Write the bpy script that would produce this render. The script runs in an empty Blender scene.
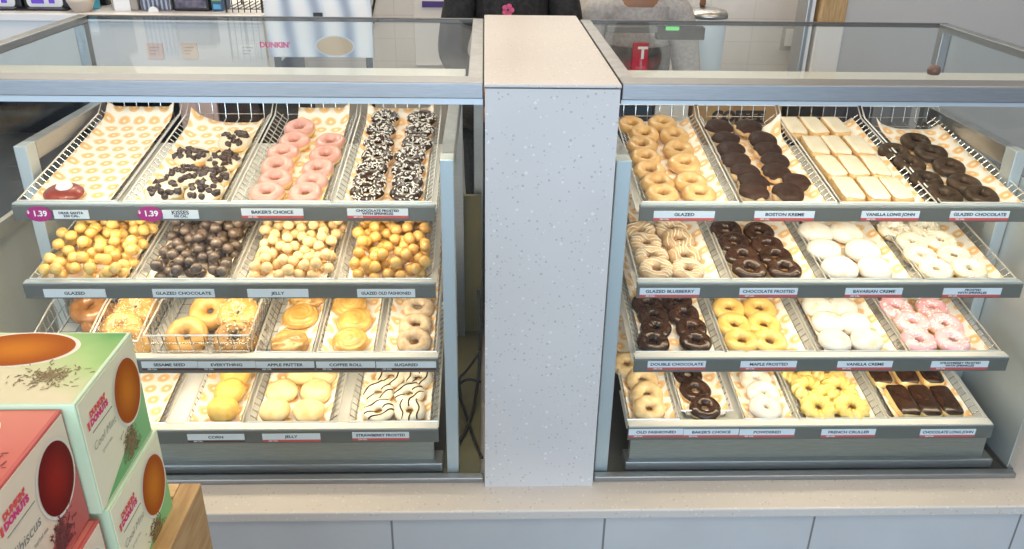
import bpy, bmesh, math, random
from mathutils import Vector, Matrix, Euler, noise

random.seed(11)
C = bpy.context.scene
COL = C.collection
PI = math.pi
R = math.radians

# ------------------------------------------------------------------ camera
F = 824.0
CX, CY = 512.0, 274.5
CAM = Vector((0, 0, 1.65))
ydir = Vector(((485 - CX) / F, (CY + 122) / F, -1)).normalized()       # world +Y seen by the camera
dn = Vector(((485 - CX) / F, -(1990 - CY) / F, -1)).normalized()       # world -Z seen by the camera
zdir = -(dn - ydir * dn.dot(ydir)).normalized()
xdir = ydir.cross(zdir)
RW = Matrix((xdir, ydir, zdir))       # camera vector -> world vector
cam_data = bpy.data.cameras.new('camera')
cam_data.sensor_width = 36.0
cam_data.lens = F / 1024 * 36.0
cam_data.clip_start = 0.02
cam = bpy.data.objects.new('camera', cam_data)
COL.objects.link(cam)
cam.matrix_world = Matrix.Translation(CAM) @ RW.to_4x4()
C.camera = cam


def ray(u, v):
    return RW @ Vector(((u - CX) / F, -(v - CY) / F, -1))


def atY(u, v, Y):
    d = ray(u, v)
    return CAM + d * ((Y - CAM.y) / d.y)


def atZ(u, v, Z):
    d = ray(u, v)
    return CAM + d * ((Z - CAM.z) / d.z)


# ------------------------------------------------------------------ materials
def mat(name, color=(.8, .8, .8), rough=.5, metal=0.0, coat=0.0, sss=0.0, emit=None, estr=0.0, spec=.5):
    m = bpy.data.materials.new(name)
    m.use_nodes = True
    b = m.node_tree.nodes['Principled BSDF']
    b.inputs['Base Color'].default_value = (*color, 1)
    b.inputs['Roughness'].default_value = rough
    b.inputs['Metallic'].default_value = metal
    b.inputs['Coat Weight'].default_value = coat
    b.inputs['Coat Roughness'].default_value = .15
    b.inputs['Specular IOR Level'].default_value = spec
    if sss:
        b.inputs['Subsurface Weight'].default_value = sss
        b.inputs['Subsurface Radius'].default_value = (.01, .006, .003)
        b.inputs['Subsurface Scale'].default_value = .5
    if emit:
        b.inputs['Emission Color'].default_value = (*emit, 1)
        b.inputs['Emission Strength'].default_value = estr
    return m


def nodes(m):
    return m.node_tree.nodes, m.node_tree.links, m.node_tree.nodes['Principled BSDF']


def ramp(N, stops, interp='LINEAR'):
    r = N.new('ShaderNodeValToRGB')
    r.color_ramp.interpolation = interp
    e = r.color_ramp.elements
    while len(e) < len(stops):
        e.new(.5)
    for k, (p, c) in enumerate(stops):
        e[k].position = p
        e[k].color = (*c, 1)
    return r


def noisy(name, c1, c2, scale=60, rough=.6, lo=.35, hi=.65, bump=0.0, coat=0.0, metal=0.0, stretch=None, sss=0.0, detail=4, varia=0.0, spec=.5):
    """two colours mixed by noise, in object space"""
    m = mat(name, c1, rough, metal, coat, sss, spec=spec)
    N, L, b = nodes(m)
    tc = N.new('ShaderNodeTexCoord')
    nz = N.new('ShaderNodeTexNoise')
    nz.inputs['Scale'].default_value = scale
    nz.inputs['Detail'].default_value = detail
    src = tc.outputs['Object']
    if stretch:
        mp = N.new('ShaderNodeMapping')
        mp.inputs['Scale'].default_value = stretch
        L.new(src, mp.inputs['Vector'])
        src = mp.outputs['Vector']
    if varia:
        oi = N.new('ShaderNodeObjectInfo')
        ad = N.new('ShaderNodeVectorMath')
        ad.operation = 'ADD'
        L.new(src, ad.inputs[0])
        L.new(oi.outputs['Random'], ad.inputs[1])
        src = ad.outputs[0]
    L.new(src, nz.inputs['Vector'])
    r = ramp(N, [(lo, c1), (hi, c2)])
    L.new(nz.outputs['Fac'], r.inputs['Fac'])
    out = r.outputs['Color']
    if varia:
        hs = N.new('ShaderNodeHueSaturation')
        ma = N.new('ShaderNodeMapRange')
        ma.inputs['To Min'].default_value = 1 - varia
        ma.inputs['To Max'].default_value = 1 + varia
        L.new(oi.outputs['Random'], ma.inputs['Value'])
        L.new(ma.outputs['Result'], hs.inputs['Value'])
        L.new(out, hs.inputs['Color'])
        out = hs.outputs['Color']
    L.new(out, b.inputs['Base Color'])
    if bump:
        bp = N.new('ShaderNodeBump')
        bp.inputs['Strength'].default_value = bump
        bp.inputs['Distance'].default_value = .002
        L.new(nz.outputs['Fac'], bp.inputs['Height'])
        L.new(bp.outputs['Normal'], b.inputs['Normal'])
    return m


def terrazzo(name, base, dark, light, rough=.4):
    m = mat(name, base, rough)
    N, L, b = nodes(m)
    tc = N.new('ShaderNodeTexCoord')
    prev = None
    big = N.new('ShaderNodeTexNoise')
    big.inputs['Scale'].default_value = 3.0
    L.new(tc.outputs['Object'], big.inputs['Vector'])
    r0 = ramp(N, [(.3, tuple(c * .95 for c in base)), (.7, tuple(min(1, c * 1.04) for c in base))])
    L.new(big.outputs['Fac'], r0.inputs['Fac'])
    prev = r0.outputs['Color']
    for sc, col, th, seed in ((95, light, .20, 0), (64, light, .15, 7), (95, dark, .15, 3), (64, dark, .11, 5)):
        vo = N.new('ShaderNodeTexVoronoi')
        vo.inputs['Scale'].default_value = sc
        mp = N.new('ShaderNodeMapping')
        mp.inputs['Location'].default_value = (seed * 1.7, seed * 2.3, seed * .9)
        L.new(tc.outputs['Object'], mp.inputs['Vector'])
        L.new(mp.outputs['Vector'], vo.inputs['Vector'])
        cell = N.new('ShaderNodeSeparateColor')
        L.new(vo.outputs['Color'], cell.inputs['Color'])
        th_n = N.new('ShaderNodeMath')          # size of each fleck differs by cell
        th_n.operation = 'MULTIPLY'
        th_n.inputs[1].default_value = th * 1.6
        L.new(cell.outputs['Red'], th_n.inputs[0])
        lt = N.new('ShaderNodeMath')
        lt.operation = 'LESS_THAN'
        L.new(vo.outputs['Distance'], lt.inputs[0])
        L.new(th_n.outputs[0], lt.inputs[1])
        gt = N.new('ShaderNodeMath')
        gt.operation = 'GREATER_THAN'
        gt.inputs[1].default_value = .45
        L.new(cell.outputs['Green'], gt.inputs[0])
        mu = N.new('ShaderNodeMath')
        mu.operation = 'MULTIPLY'
        L.new(lt.outputs[0], mu.inputs[0])
        L.new(gt.outputs[0], mu.inputs[1])
        mx = N.new('ShaderNodeMix')
        mx.data_type = 'RGBA'
        L.new(mu.outputs[0], mx.inputs['Factor'])
        L.new(prev, mx.inputs['A'])
        mx.inputs['B'].default_value = (*col, 1)
        prev = mx.outputs['Result']
    L.new(prev, b.inputs['Base Color'])
    return m


def glass_mat(name, tint=(.968, .985, .98), f0=.03, f90=.42):
    m = bpy.data.materials.new(name)
    m.use_nodes = True
    N, L = m.node_tree.nodes, m.node_tree.links
    for n in list(N):
        N.remove(n)
    out = N.new('ShaderNodeOutputMaterial')
    tr = N.new('ShaderNodeBsdfTransparent')
    tr.inputs['Color'].default_value = (*tint, 1)
    gl = N.new('ShaderNodeBsdfGlossy')
    gl.inputs['Roughness'].default_value = .02
    gl.inputs['Color'].default_value = (.95, .98, 1, 1)
    lw = N.new('ShaderNodeLayerWeight')
    lw.inputs['Blend'].default_value = .5
    pw = N.new('ShaderNodeMath')
    pw.operation = 'POWER'
    pw.inputs[1].default_value = 5
    L.new(lw.outputs['Facing'], pw.inputs[0])
    mr = N.new('ShaderNodeMapRange')
    mr.inputs['To Min'].default_value = f0
    mr.inputs['To Max'].default_value = f90
    L.new(pw.outputs[0], mr.inputs['Value'])
    mx = N.new('ShaderNodeMixShader')
    L.new(mr.outputs['Result'], mx.inputs['Fac'])
    L.new(tr.outputs[0], mx.inputs[1])
    L.new(gl.outputs[0], mx.inputs[2])
    L.new(mx.outputs[0], out.inputs['Surface'])
    return m


def liner_mat():
    """white waxed paper printed with rows of peach rings"""
    m = mat('liner_paper', (.93, .88, .80), .55)
    N, L, b = nodes(m)
    tc = N.new('ShaderNodeTexCoord')
    sp = N.new('ShaderNodeSeparateXYZ')
    L.new(tc.outputs['Object'], sp.inputs[0])

    def M(op, a, bb=None):
        n = N.new('ShaderNodeMath')
        n.operation = op
        for k, x in enumerate((a, bb)):
            if x is None:
                continue
            if isinstance(x, (int, float)):
                n.inputs[k].default_value = x
            else:
                L.new(x, n.inputs[k])
        return n.outputs[0]
    px, py = .041, .041
    row = M('FLOOR', M('DIVIDE', sp.outputs['Y'], py))
    odd = M('MODULO', M('ABSOLUTE', row), 2.0)
    xs = M('ADD', M('DIVIDE', sp.outputs['X'], px), M('MULTIPLY', odd, .5))
    fx = M('SUBTRACT', M('SUBTRACT', xs, M('FLOOR', xs)), .5)
    ys = M('DIVIDE', sp.outputs['Y'], py)
    fy = M('SUBTRACT', M('SUBTRACT', ys, M('FLOOR', ys)), .5)
    rr = M('SQRT', M('ADD', M('POWER', fx, 2.0), M('POWER', fy, 2.0)))
    nz = N.new('ShaderNodeTexNoise')
    nz.inputs['Scale'].default_value = 40
    L.new(tc.outputs['Object'], nz.inputs['Vector'])
    rr = M('ADD', rr, M('MULTIPLY', M('SUBTRACT', nz.outputs['Fac'], .5), .10))
    r = ramp(N, [(0, (.95, .82, .62)), (.10, (.95, .82, .62)), (.15, (.88, .50, .20)), (.28, (.90, .58, .28)), (.37, (.92, .66, .38)), (.40, (.94, .89, .83))])
    L.new(rr, r.inputs['Fac'])
    L.new(r.outputs['Color'], b.inputs['Base Color'])
    return m


MT = {}
MT['steel'] = noisy('brushed_steel', (.42, .43, .43), (.52, .53, .53), 30, .34, metal=1.0, stretch=(1, 1, 60))
MT['rail'] = noisy('brushed_aluminium', (.31, .325, .34), (.38, .395, .41), 30, .42, metal=.9, stretch=(1, 60, 60))
MT['lip'] = mat('grey_shelf_metal', (.165, .170, .157), .5, .3)
MT['shelf'] = mat('white_shelf_metal', (.72, .72, .70), .4, .2)
MT['post'] = mat('satin_aluminium', (.55, .62, .66), .4, .5)
MT['wire'] = mat('chrome_wire', (.70, .69, .66), .25, .9)
MT['rim'] = mat('bright_chrome_rim', (.86, .85, .82), .3, .6)
MT['dark'] = mat('dark_recess', (.03, .03, .035), .6)
MT['black'] = mat('black_plastic', (.015, .015, .018), .4)
MT['stone'] = terrazzo('grey_terrazzo', (.60, .60, .60), (.44, .43, .42), (.72, .72, .72))
MT['stone_b'] = terrazzo('beige_terrazzo', (.60, .57, .53), (.48, .43, .39), (.67, .65, .62))
MT['glass'] = glass_mat('clear_glass', f0=.014, f90=.4)
MT['glass_top'] = glass_mat('clear_top_glass', (.955, .98, .98), .025, .22)
MT['liner'] = liner_mat()
MT['white'] = mat('white_plastic', (.82, .82, .82), .4)
MT['card'] = mat('white_card', (.72, .80, .88), .45)
MT['card_w'] = mat('white_card_left', (.74, .79, .82), .45)
MT['red'] = mat('red_strip', (.62, .10, .09), .5)
MT['brown_strip'] = mat('brown_strip', (.09, .035, .025), .5)
MT['magenta'] = mat('magenta_badge', (.40, .025, .20), .4)
MT['ink'] = mat('black_ink', (.02, .02, .03), .5)
MT['inkw'] = mat('white_ink', (.9, .9, .9), .5)
MT['pink_ink'] = mat('pink_ink', (.75, .04, .22), .5)
MT['orange_ink'] = mat('orange_ink', (.78, .10, .10), .5)
MT['grey_ink'] = mat('grey_ink', (.22, .24, .24), .5)
MT['pale_ink'] = mat('sage_ink', (.40, .43, .36), .5)
MT['gold_dough'] = noisy('glazed_dough', (.64, .36, .12), (.75, .50, .22), 45, .32, coat=.4, varia=.08)
MT['yellow_dough'] = noisy('yellow_dough', (.83, .58, .22), (.90, .70, .36), 45, .5, varia=.06)
MT['tan_dough'] = noisy('tan_dough', (.66, .42, .20), (.78, .55, .30), 45, .5, varia=.06)
MT['cake_dough'] = noisy('cake_dough', (.70, .47, .22), (.83, .62, .34), 60, .55, varia=.08, bump=.3)
MT['pink_icing'] = noisy('pink_icing', (.66, .31, .27), (.73, .38, .33), 30, .3, coat=.4, varia=.04)
MT['pink2_icing'] = noisy('rose_icing', (.82, .40, .45), (.88, .50, .54), 30, .3, coat=.4, varia=.04)
MT['choc_icing'] = noisy('chocolate_icing', (.026, .011, .007), (.05, .022, .014), 40, .26, coat=.35, varia=.15, spec=.3)
MT['choc_matte'] = noisy('dark_chocolate_icing', (.026, .012, .009), (.050, .025, .018), 80, .5, bump=.4, varia=.15, spec=.2)
MT['choc_dough'] = noisy('chocolate_dough', (.030, .017, .009), (.07, .042, .024), 60, .42, coat=.12, bump=.3, varia=.15, spec=.25)
MT['white_icing'] = noisy('vanilla_icing', (.76, .68, .53), (.82, .75, .61), 25, .4, coat=.2, varia=.03)
MT['maple_icing'] = noisy('maple_icing', (.72, .45, .11), (.80, .56, .20), 30, .32, coat=.4, varia=.05)
MT['red_icing'] = noisy('red_icing', (.20, .03, .02), (.32, .05, .03), 40, .3, coat=.5)
MT['blue_dough'] = noisy('blueberry_dough', (.50, .32, .17), (.66, .48, .28), 50, .45, bump=.2, varia=.08)
MT['powder'] = noisy('powdered_sugar', (.72, .68, .62), (.68, .50, .33), 30, .9, lo=.55, hi=.75, varia=.03)
MT['sugar_dough'] = noisy('sugared_dough', (.68, .54, .38), (.54, .36, .20), 70, .8, varia=.05, bump=.4)
MT['jelly_dough'] = noisy('jelly_dough', (.80, .62, .34), (.66, .42, .18), 26, .75, lo=.4, hi=.7, varia=.05)
MT['sprinkle'] = mat('white_sprinkle', (.88, .85, .80), .6)
MT['sprinkle_w'] = mat('cream_sprinkle', (.90, .86, .76), .6)
MT['chip'] = mat('chocolate_chip', (.045, .022, .018), .3, coat=.3)
MT['cream'] = mat('whipped_cream', (.92, .90, .88), .6)
MT['hole_glazed'] = noisy('glazed_hole_dough', (.70, .42, .10), (.80, .55, .19), 45, .35, coat=.4, varia=.12)
MT['hole_choc'] = noisy('chocolate_hole_dough', (.065, .042, .032), (.15, .105, .08), 60, .38, coat=.4, varia=.2, bump=.2)
MT['hole_jelly'] = noisy('jelly_hole_dough', (.80, .60, .32), (.64, .40, .20), 50, .7, lo=.4, hi=.7, varia=.1)
MT['hole_old'] = noisy('old_fashioned_hole_dough', (.56, .30, .07), (.70, .43, .13), 45, .4, coat=.3, varia=.15)
MT['cruller'] = noisy('cruller_dough', (.78, .56, .14), (.86, .66, .24), 30, .4, coat=.3, varia=.04)
MT['corn'] = noisy('corn_muffin', (.74, .48, .12), (.60, .34, .08), 60, .6, lo=.4, hi=.75, bump=.3)
MT['fritter'] = noisy('fritter_dough', (.36, .17, .05), (.68, .42, .15), 40, .3, coat=.5, bump=.5, varia=.08)
MT['roll'] = noisy('roll_dough', (.50, .26, .06), (.70, .44, .14), 30, .3, coat=.5, varia=.05)
MT['bagel'] = noisy('bagel_crust', (.62, .36, .12), (.48, .25, .07), 30, .35, varia=.08)
MT['bagel_mid'] = noisy('brown_bagel_crust', (.34, .18, .06), (.44, .25, .09), 30, .4)
MT['bagel_dark'] = noisy('dark_bagel_crust', (.22, .09, .03), (.36, .17, .06), 30, .25, coat=.4)
MT['seed'] = mat('sesame_seed', (.85, .72, .48), .5)
MT['seed_mix'] = mat('poppy_seed', (.16, .12, .09), .6)
MT['card_brown'] = noisy('cardboard', (.36, .23, .12), (.42, .28, .15), 20, .8)
MT['skin'] = mat('skin', (.27, .14, .085), .5, sss=.1)
MT['hair'] = mat('dark_hair', (.015, .012, .012), .45)
MT['sweat'] = noisy('grey_sweatshirt_cloth', (.34, .33, .33), (.44, .43, .43), 90, .9, bump=.2)
MT['blackcloth'] = noisy('black_cloth', (.012, .012, .014), (.03, .03, .034), 60, .85, bump=.2)
MT['redcloth'] = mat('red_cloth', (.50, .02, .05), .7)


# ------------------------------------------------------------------ mesh building
class MB:
    def __init__(self):
        self.v, self.f, self.mi = [], [], []

    def add(self, vs, fs, mi=0):
        o = len(self.v)
        self.v += [Vector(p) for p in vs]
        self.f += [tuple(i + o for i in f) for f in fs]
        self.mi += [mi] * len(fs)
        return self

    def box(self, a, b, mi=0, M=None):
        x0, y0, z0 = a
        x1, y1, z1 = b
        vs = [(x0, y0, z0), (x1, y0, z0), (x1, y1, z0), (x0, y1, z0), (x0, y0, z1), (x1, y0, z1), (x1, y1, z1), (x0, y1, z1)]
        if M is not None:
            vs = [M @ Vector(p) for p in vs]
        return self.add(vs, [(0, 3, 2, 1), (4, 5, 6, 7), (0, 1, 5, 4), (1, 2, 6, 5), (2, 3, 7, 6), (3, 0, 4, 7)], mi)

    def prism(self, poly, x0, x1, mi=0):
        """polygon in (y, z) extruded along x"""
        n = len(poly)
        vs = [(x0, y, z) for y, z in poly] + [(x1, y, z) for y, z in poly]
        fs = [tuple(range(n - 1, -1, -1)), tuple(range(n, 2 * n))]
        fs += [(i, (i + 1) % n, (i + 1) % n + n, i + n) for i in range(n)]
        return self.add(vs, fs, mi)

    def tube(self, pts, r, seg=5, closed=False, mi=0):
        pts = [Vector(p) for p in pts]
        n = len(pts)
        vs, fs = [], []
        up = None
        for i, p in enumerate(pts):
            if closed:
                t = pts[(i + 1) % n] - pts[i - 1]
            else:
                t = pts[min(i + 1, n - 1)] - pts[max(i - 1, 0)]
            t.normalize()
            if up is None:
                up = Vector((0, 0, 1)) if abs(t.z) < .9 else Vector((1, 0, 0))
            a = t.cross(up)
            if a.length < 1e-4:
                a = t.cross(Vector((1, 0, .3)))
            a.normalize()
            b = a.cross(t).normalized()
            up = b
            rr = r[i] if isinstance(r, (list, tuple)) else r
            for k in range(seg):
                an = 2 * PI * k / seg + PI / 4
                vs.append(p + a * math.cos(an) * rr + b * math.sin(an) * rr)
        m = n if closed else n - 1
        for i in range(m):
            j = (i + 1) % n
            for k in range(seg):
                k2 = (k + 1) % seg
                fs.append((i * seg + k, i * seg + k2, j * seg + k2, j * seg + k))
        if not closed:
            fs.append(tuple(range(seg - 1, -1, -1)))
            fs.append(tuple((n - 1) * seg + k for k in range(seg)))
        return self.add(vs, fs, mi)

    def lathe(self, prof, seg=24, mi=0, center=(0, 0, 0)):
        """(radius, z) profile around z"""
        vs, fs = [], []
        cx, cy, cz = center
        for r_, z in prof:
            for k in range(seg):
                a = 2 * PI * k / seg
                vs.append((cx + r_ * math.cos(a), cy + r_ * math.sin(a), cz + z))
        for i in range(len(prof) - 1):
            for k in range(seg):
                k2 = (k + 1) % seg
                fs.append((i * seg + k, i * seg + k2, (i + 1) * seg + k2, (i + 1) * seg + k))
        fs.append(tuple(range(seg - 1, -1, -1)))
        fs.append(tuple((len(prof) - 1) * seg + k for k in range(seg)))
        return self.add(vs, fs, mi)

    def mesh(self, name, mats, smooth=False):
        me = bpy.data.meshes.new(name)
        me.from_pydata([tuple(p) for p in self.v], [], self.f)
        for m in (mats if isinstance(mats, (list, tuple)) else [mats]):
            me.materials.append(m)
        for p, k in zip(me.polygons, self.mi):
            p.material_index = k
            p.use_smooth = smooth
        me.update()
        bm = bmesh.new()
        bm.from_mesh(me)
        bmesh.ops.recalc_face_normals(bm, faces=bm.faces)
        bm.to_mesh(me)
        bm.free()
        return me

    def build(self, name, mats, parent=None, smooth=False, bevel=0.0):
        o = link(name, self.mesh(name, mats, smooth), parent)
        if bevel:
            b = o.modifiers.new('bevel', 'BEVEL')
            b.width = bevel
            b.segments = 2
            b.limit_method = 'ANGLE'
        return o


def link(name, data, parent=None):
    o = bpy.data.objects.new(name, data)
    COL.objects.link(o)
    if parent is not None:
        o.parent = parent
    return o


def tag(o, label, cat, group=None, kind=None):
    o['label'] = label
    o['category'] = cat
    if group:
        o['group'] = group
    if kind:
        o['kind'] = kind
    return o


def empty(name, loc=(0, 0, 0), rot=None):
    o = link(name, None)
    o.location = loc
    o.empty_display_size = .02
    if rot:
        o.rotation_mode = 'ZYX'
        o.rotation_euler = rot
    return o


def struct(o):
    o['kind'] = 'structure'
    return o


def copy_tree(o, parent=None):
    c = o.copy()
    COL.objects.link(c)
    c.parent = parent
    for ch in [k for k in COL.objects if k.parent == o]:
        copy_tree(ch, c)
    return c


def text(name, body, size, m, parent, loc, rot=(R(90), 0, 0), align='CENTER', bold=0.0, sx=1.0, shear=0.0):
    cu = bpy.data.curves.new(name, 'FONT')
    cu.body = body
    cu.size = size
    cu.align_x = align
    cu.align_y = 'CENTER'
    cu.offset = bold
    cu.shear = shear
    cu.resolution_u = 3
    cu.space_line = .8
    cu.materials.append(m)
    o = link(name, cu, parent)
    o.location = loc
    o.rotation_euler = rot
    o.scale = (sx, 1, 1)
    return o


ORD = ['front', 'second from front', 'third from front', 'fourth from front', 'fifth from front', 'sixth from front', 'seventh from front', 'eighth from front']

# ------------------------------------------------------------------ key measures
ZT = 1.29          # height of the case tops
ZL = 0.30          # height of the stone ledge
YG = 1.625         # plane of the front glass
YB = 2.42          # back of the cases
TILT = R(9.2)
YF = [1.80, 1.745, 1.695, 1.655]
VF = {'L': [203, 281, 356, 427], 'R': [204, 281, 355, 423]}
UC = {'L': 250, 'R': 820}
XP0, XP1 = 0.0, atY(622, 87, 1.6).x    # pillar sides


DZ = .022      # the baskets sit this far below the shelf lip


class Shelf:
    def __init__(s, side, i):
        s.side, s.i = side, i
        s.y = YF[i]
        s.z = atY(UC[side], VF[side][i], s.y).z
        s.M = Matrix.Translation((0, s.y + (.010, .012, .018, .020)[i], s.z - DZ)) @ Matrix.Rotation(TILT, 4, 'X')
        s.Mi = s.M.inverted()

    def hit(s, u, v, h=0.0):
        """pixel -> (x, depth along the tray) on the tray plane lifted by h"""
        o = s.Mi @ CAM
        d = s.Mi.to_3x3() @ ray(u, v)
        p = o + d * ((h - o.z) / d.z)
        return p.x, p.y

    def xf(s, u):
        return s.hit(u, VF[s.side][s.i], DZ)[0]

    def P(s, x, t, h=0.0):
        return s.M @ Vector((x, t, h))


SH = {(sd, i): Shelf(sd, i) for sd in 'LR' for i in range(4)}
TRAY_LEN = .52
for k, s in SH.items():
    print(k, round(s.z, 3), [round(s.xf(u), 3) for u in ((15, 433) if k[0] == 'L' else (640, 1020))])
print('pillar', XP1)

# ------------------------------------------------------------------ room shell
XL, XR = -4.2, 4.2
YBK, YFR = 3.78, -3.6
ZC = 2.9


def tiles(name, base, grout, w, h, rough=.35, off=0.0, gap=.004, axes='XZ'):
    m = mat(name, base, rough)
    N, L, b = nodes(m)
    tc = N.new('ShaderNodeTexCoord')
    mp = N.new('ShaderNodeMapping')
    if axes == 'XZ':
        mp.inputs['Rotation'].default_value = (R(-90), 0, 0)
    mp.inputs['Location'].default_value = (off, 0, 0)
    L.new(tc.outputs['Object'], mp.inputs['Vector'])
    br = N.new('ShaderNodeTexBrick')
    br.offset = 0
    br.inputs['Scale'].default_value = 1
    br.inputs['Brick Width'].default_value = w
    br.inputs['Row Height'].default_value = h
    br.inputs['Mortar Size'].default_value = gap
    br.inputs['Mortar Smooth'].default_value = .1
    br.inputs['Color1'].default_value = (*base, 1)
    br.inputs['Color2'].default_value = (*[c * .97 for c in base], 1)
    br.inputs['Mortar'].default_value = (*grout, 1)
    L.new(mp.outputs['Vector'], br.inputs['Vector'])
    nz = N.new('ShaderNodeTexNoise')
    nz.inputs['Scale'].default_value = 5
    nz.inputs['Detail'].default_value = 6
    L.new(tc.outputs['Object'], nz.inputs['Vector'])
    mx = N.new('ShaderNodeMix')
    mx.data_type = 'RGBA'
    mx.blend_type = 'MULTIPLY'
    mx.inputs['Factor'].default_value = .5
    r = ramp(N, [(.3, (.82, .82, .82)), (.7, (1, 1, 1))])
    L.new(nz.outputs['Fac'], r.inputs['Fac'])
    L.new(br.outputs['Color'], mx.inputs['A'])
    L.new(r.outputs['Color'], mx.inputs['B'])
    L.new(mx.outputs['Result'], b.inputs['Base Color'])
    return m


struct(MB().box((XL, YFR, -.1), (XR, YBK, 0)).build('floor', tiles('floor_tile', (.16, .15, .145), (.09, .09, .09), .6, .6, axes='XY')))
struct(MB().box((XL, YFR, ZC), (XR, YBK, ZC + .1)).build('ceiling', mat('ceiling_paint', (.80, .79, .77), .9)))
struct(MB().box((XL, YBK, 0), (XR, YBK + .1, ZC)).build('wall_back', tiles('white_wall_tile', (.80, .78, .76), (.66, .64, .62), .20, .10, gap=.0015)))
struct(MB().box((XL - .1, YFR, 0), (XL, YBK, ZC)).build('wall_left', mat('left_wall_paint', (.72, .70, .68), .8)))
struct(MB().box((XR, YFR, 0), (XR + .1, YBK, ZC)).build('wall_right', mat('right_wall_paint', (.68, .68, .68), .8)))
# grey return wall on the right, behind the case, with its wooden edge and metal corner strip
YW = 3.25
xw = atY(846, 10, YW).x
struct(MB().box((xw, YW, 0), (XR, YW + .12, ZC)).build('wall_rear', noisy('grey_wall_paint', (.48, .47, .46), (.51, .50, .49), 2, .8)))
xa, xb = atY(818, 10, YW).x, xw
zw = atY(830, 23.5, YW).z
struct(MB().box((xa, YW - .02, zw), (xb, YW + .12, ZC)).build('trim_1', noisy('oak_edge', (.40, .25, .11), (.54, .36, .18), 18, .55, stretch=(8, 8, 1)), bevel=.012))
struct(MB().box((xa, YW - .015, 0), (xb, YW + .12, zw - .004)).build('trim_4', MT['white'], bevel=.004))
xc = atY(806, 10, YW).x
struct(MB().box((xc, YW - .01, 0), (xa - .028, YW + .10, ZC)).build('trim_2', MT['steel'], bevel=.004))
struct(MB().box((xa - .028, YW, 0), (xa - .012, YW + .10, ZC)).build('trim_3', MT['white']))

# tiled wall under the ledge
yt = 1.545
x1, x2 = atY(392, 530, yt).x, atY(604, 530, yt).x
tw = x2 - x1
struct(MB().box((-1.25, yt, 0), (2.2, yt + .05, ZL - .0285)).build('wall_front', tiles('grey_plinth_tile', (.54, .56, .57), (.2, .2, .2), tw, 2.0, .45, off=-x1, gap=.0028)))

# stone ledge
ye = atZ(512, 511, ZL).y
lg = MB().box((-1.25, ye, ZL - .028), (2.2, YB, ZL)).build('stone_ledge', MT['stone_b'], bevel=.004)
tag(lg, 'long speckled beige stone ledge running below both display cases', 'ledge')

# stone pillar
yp = 1.6
pb = atZ(540, 487, ZL).y
pil = empty('stone_pillar', (0, 0, 0))
tag(pil, 'tall grey terrazzo pillar standing between the two display cases', 'pillar')
zc_ = atY(550, 88, yp).z
MB().box((XP0, yp + .002, ZL), (XP1 - .002, 2.5, zc_ - .0025)).build('pillar_body', MT['stone'], pil)
cp = MB().box((XP0 - .002, yp, zc_), (XP1, 2.50, ZT)).build('cap', MT['stone'], pil, bevel=.002)
cp['label'] = 'flat terrazzo cap slab'

# ------------------------------------------------------------------ display cases
XCL = -1.14
XCR = atY(1013, 478, YG).x
LEDS = []


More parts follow.
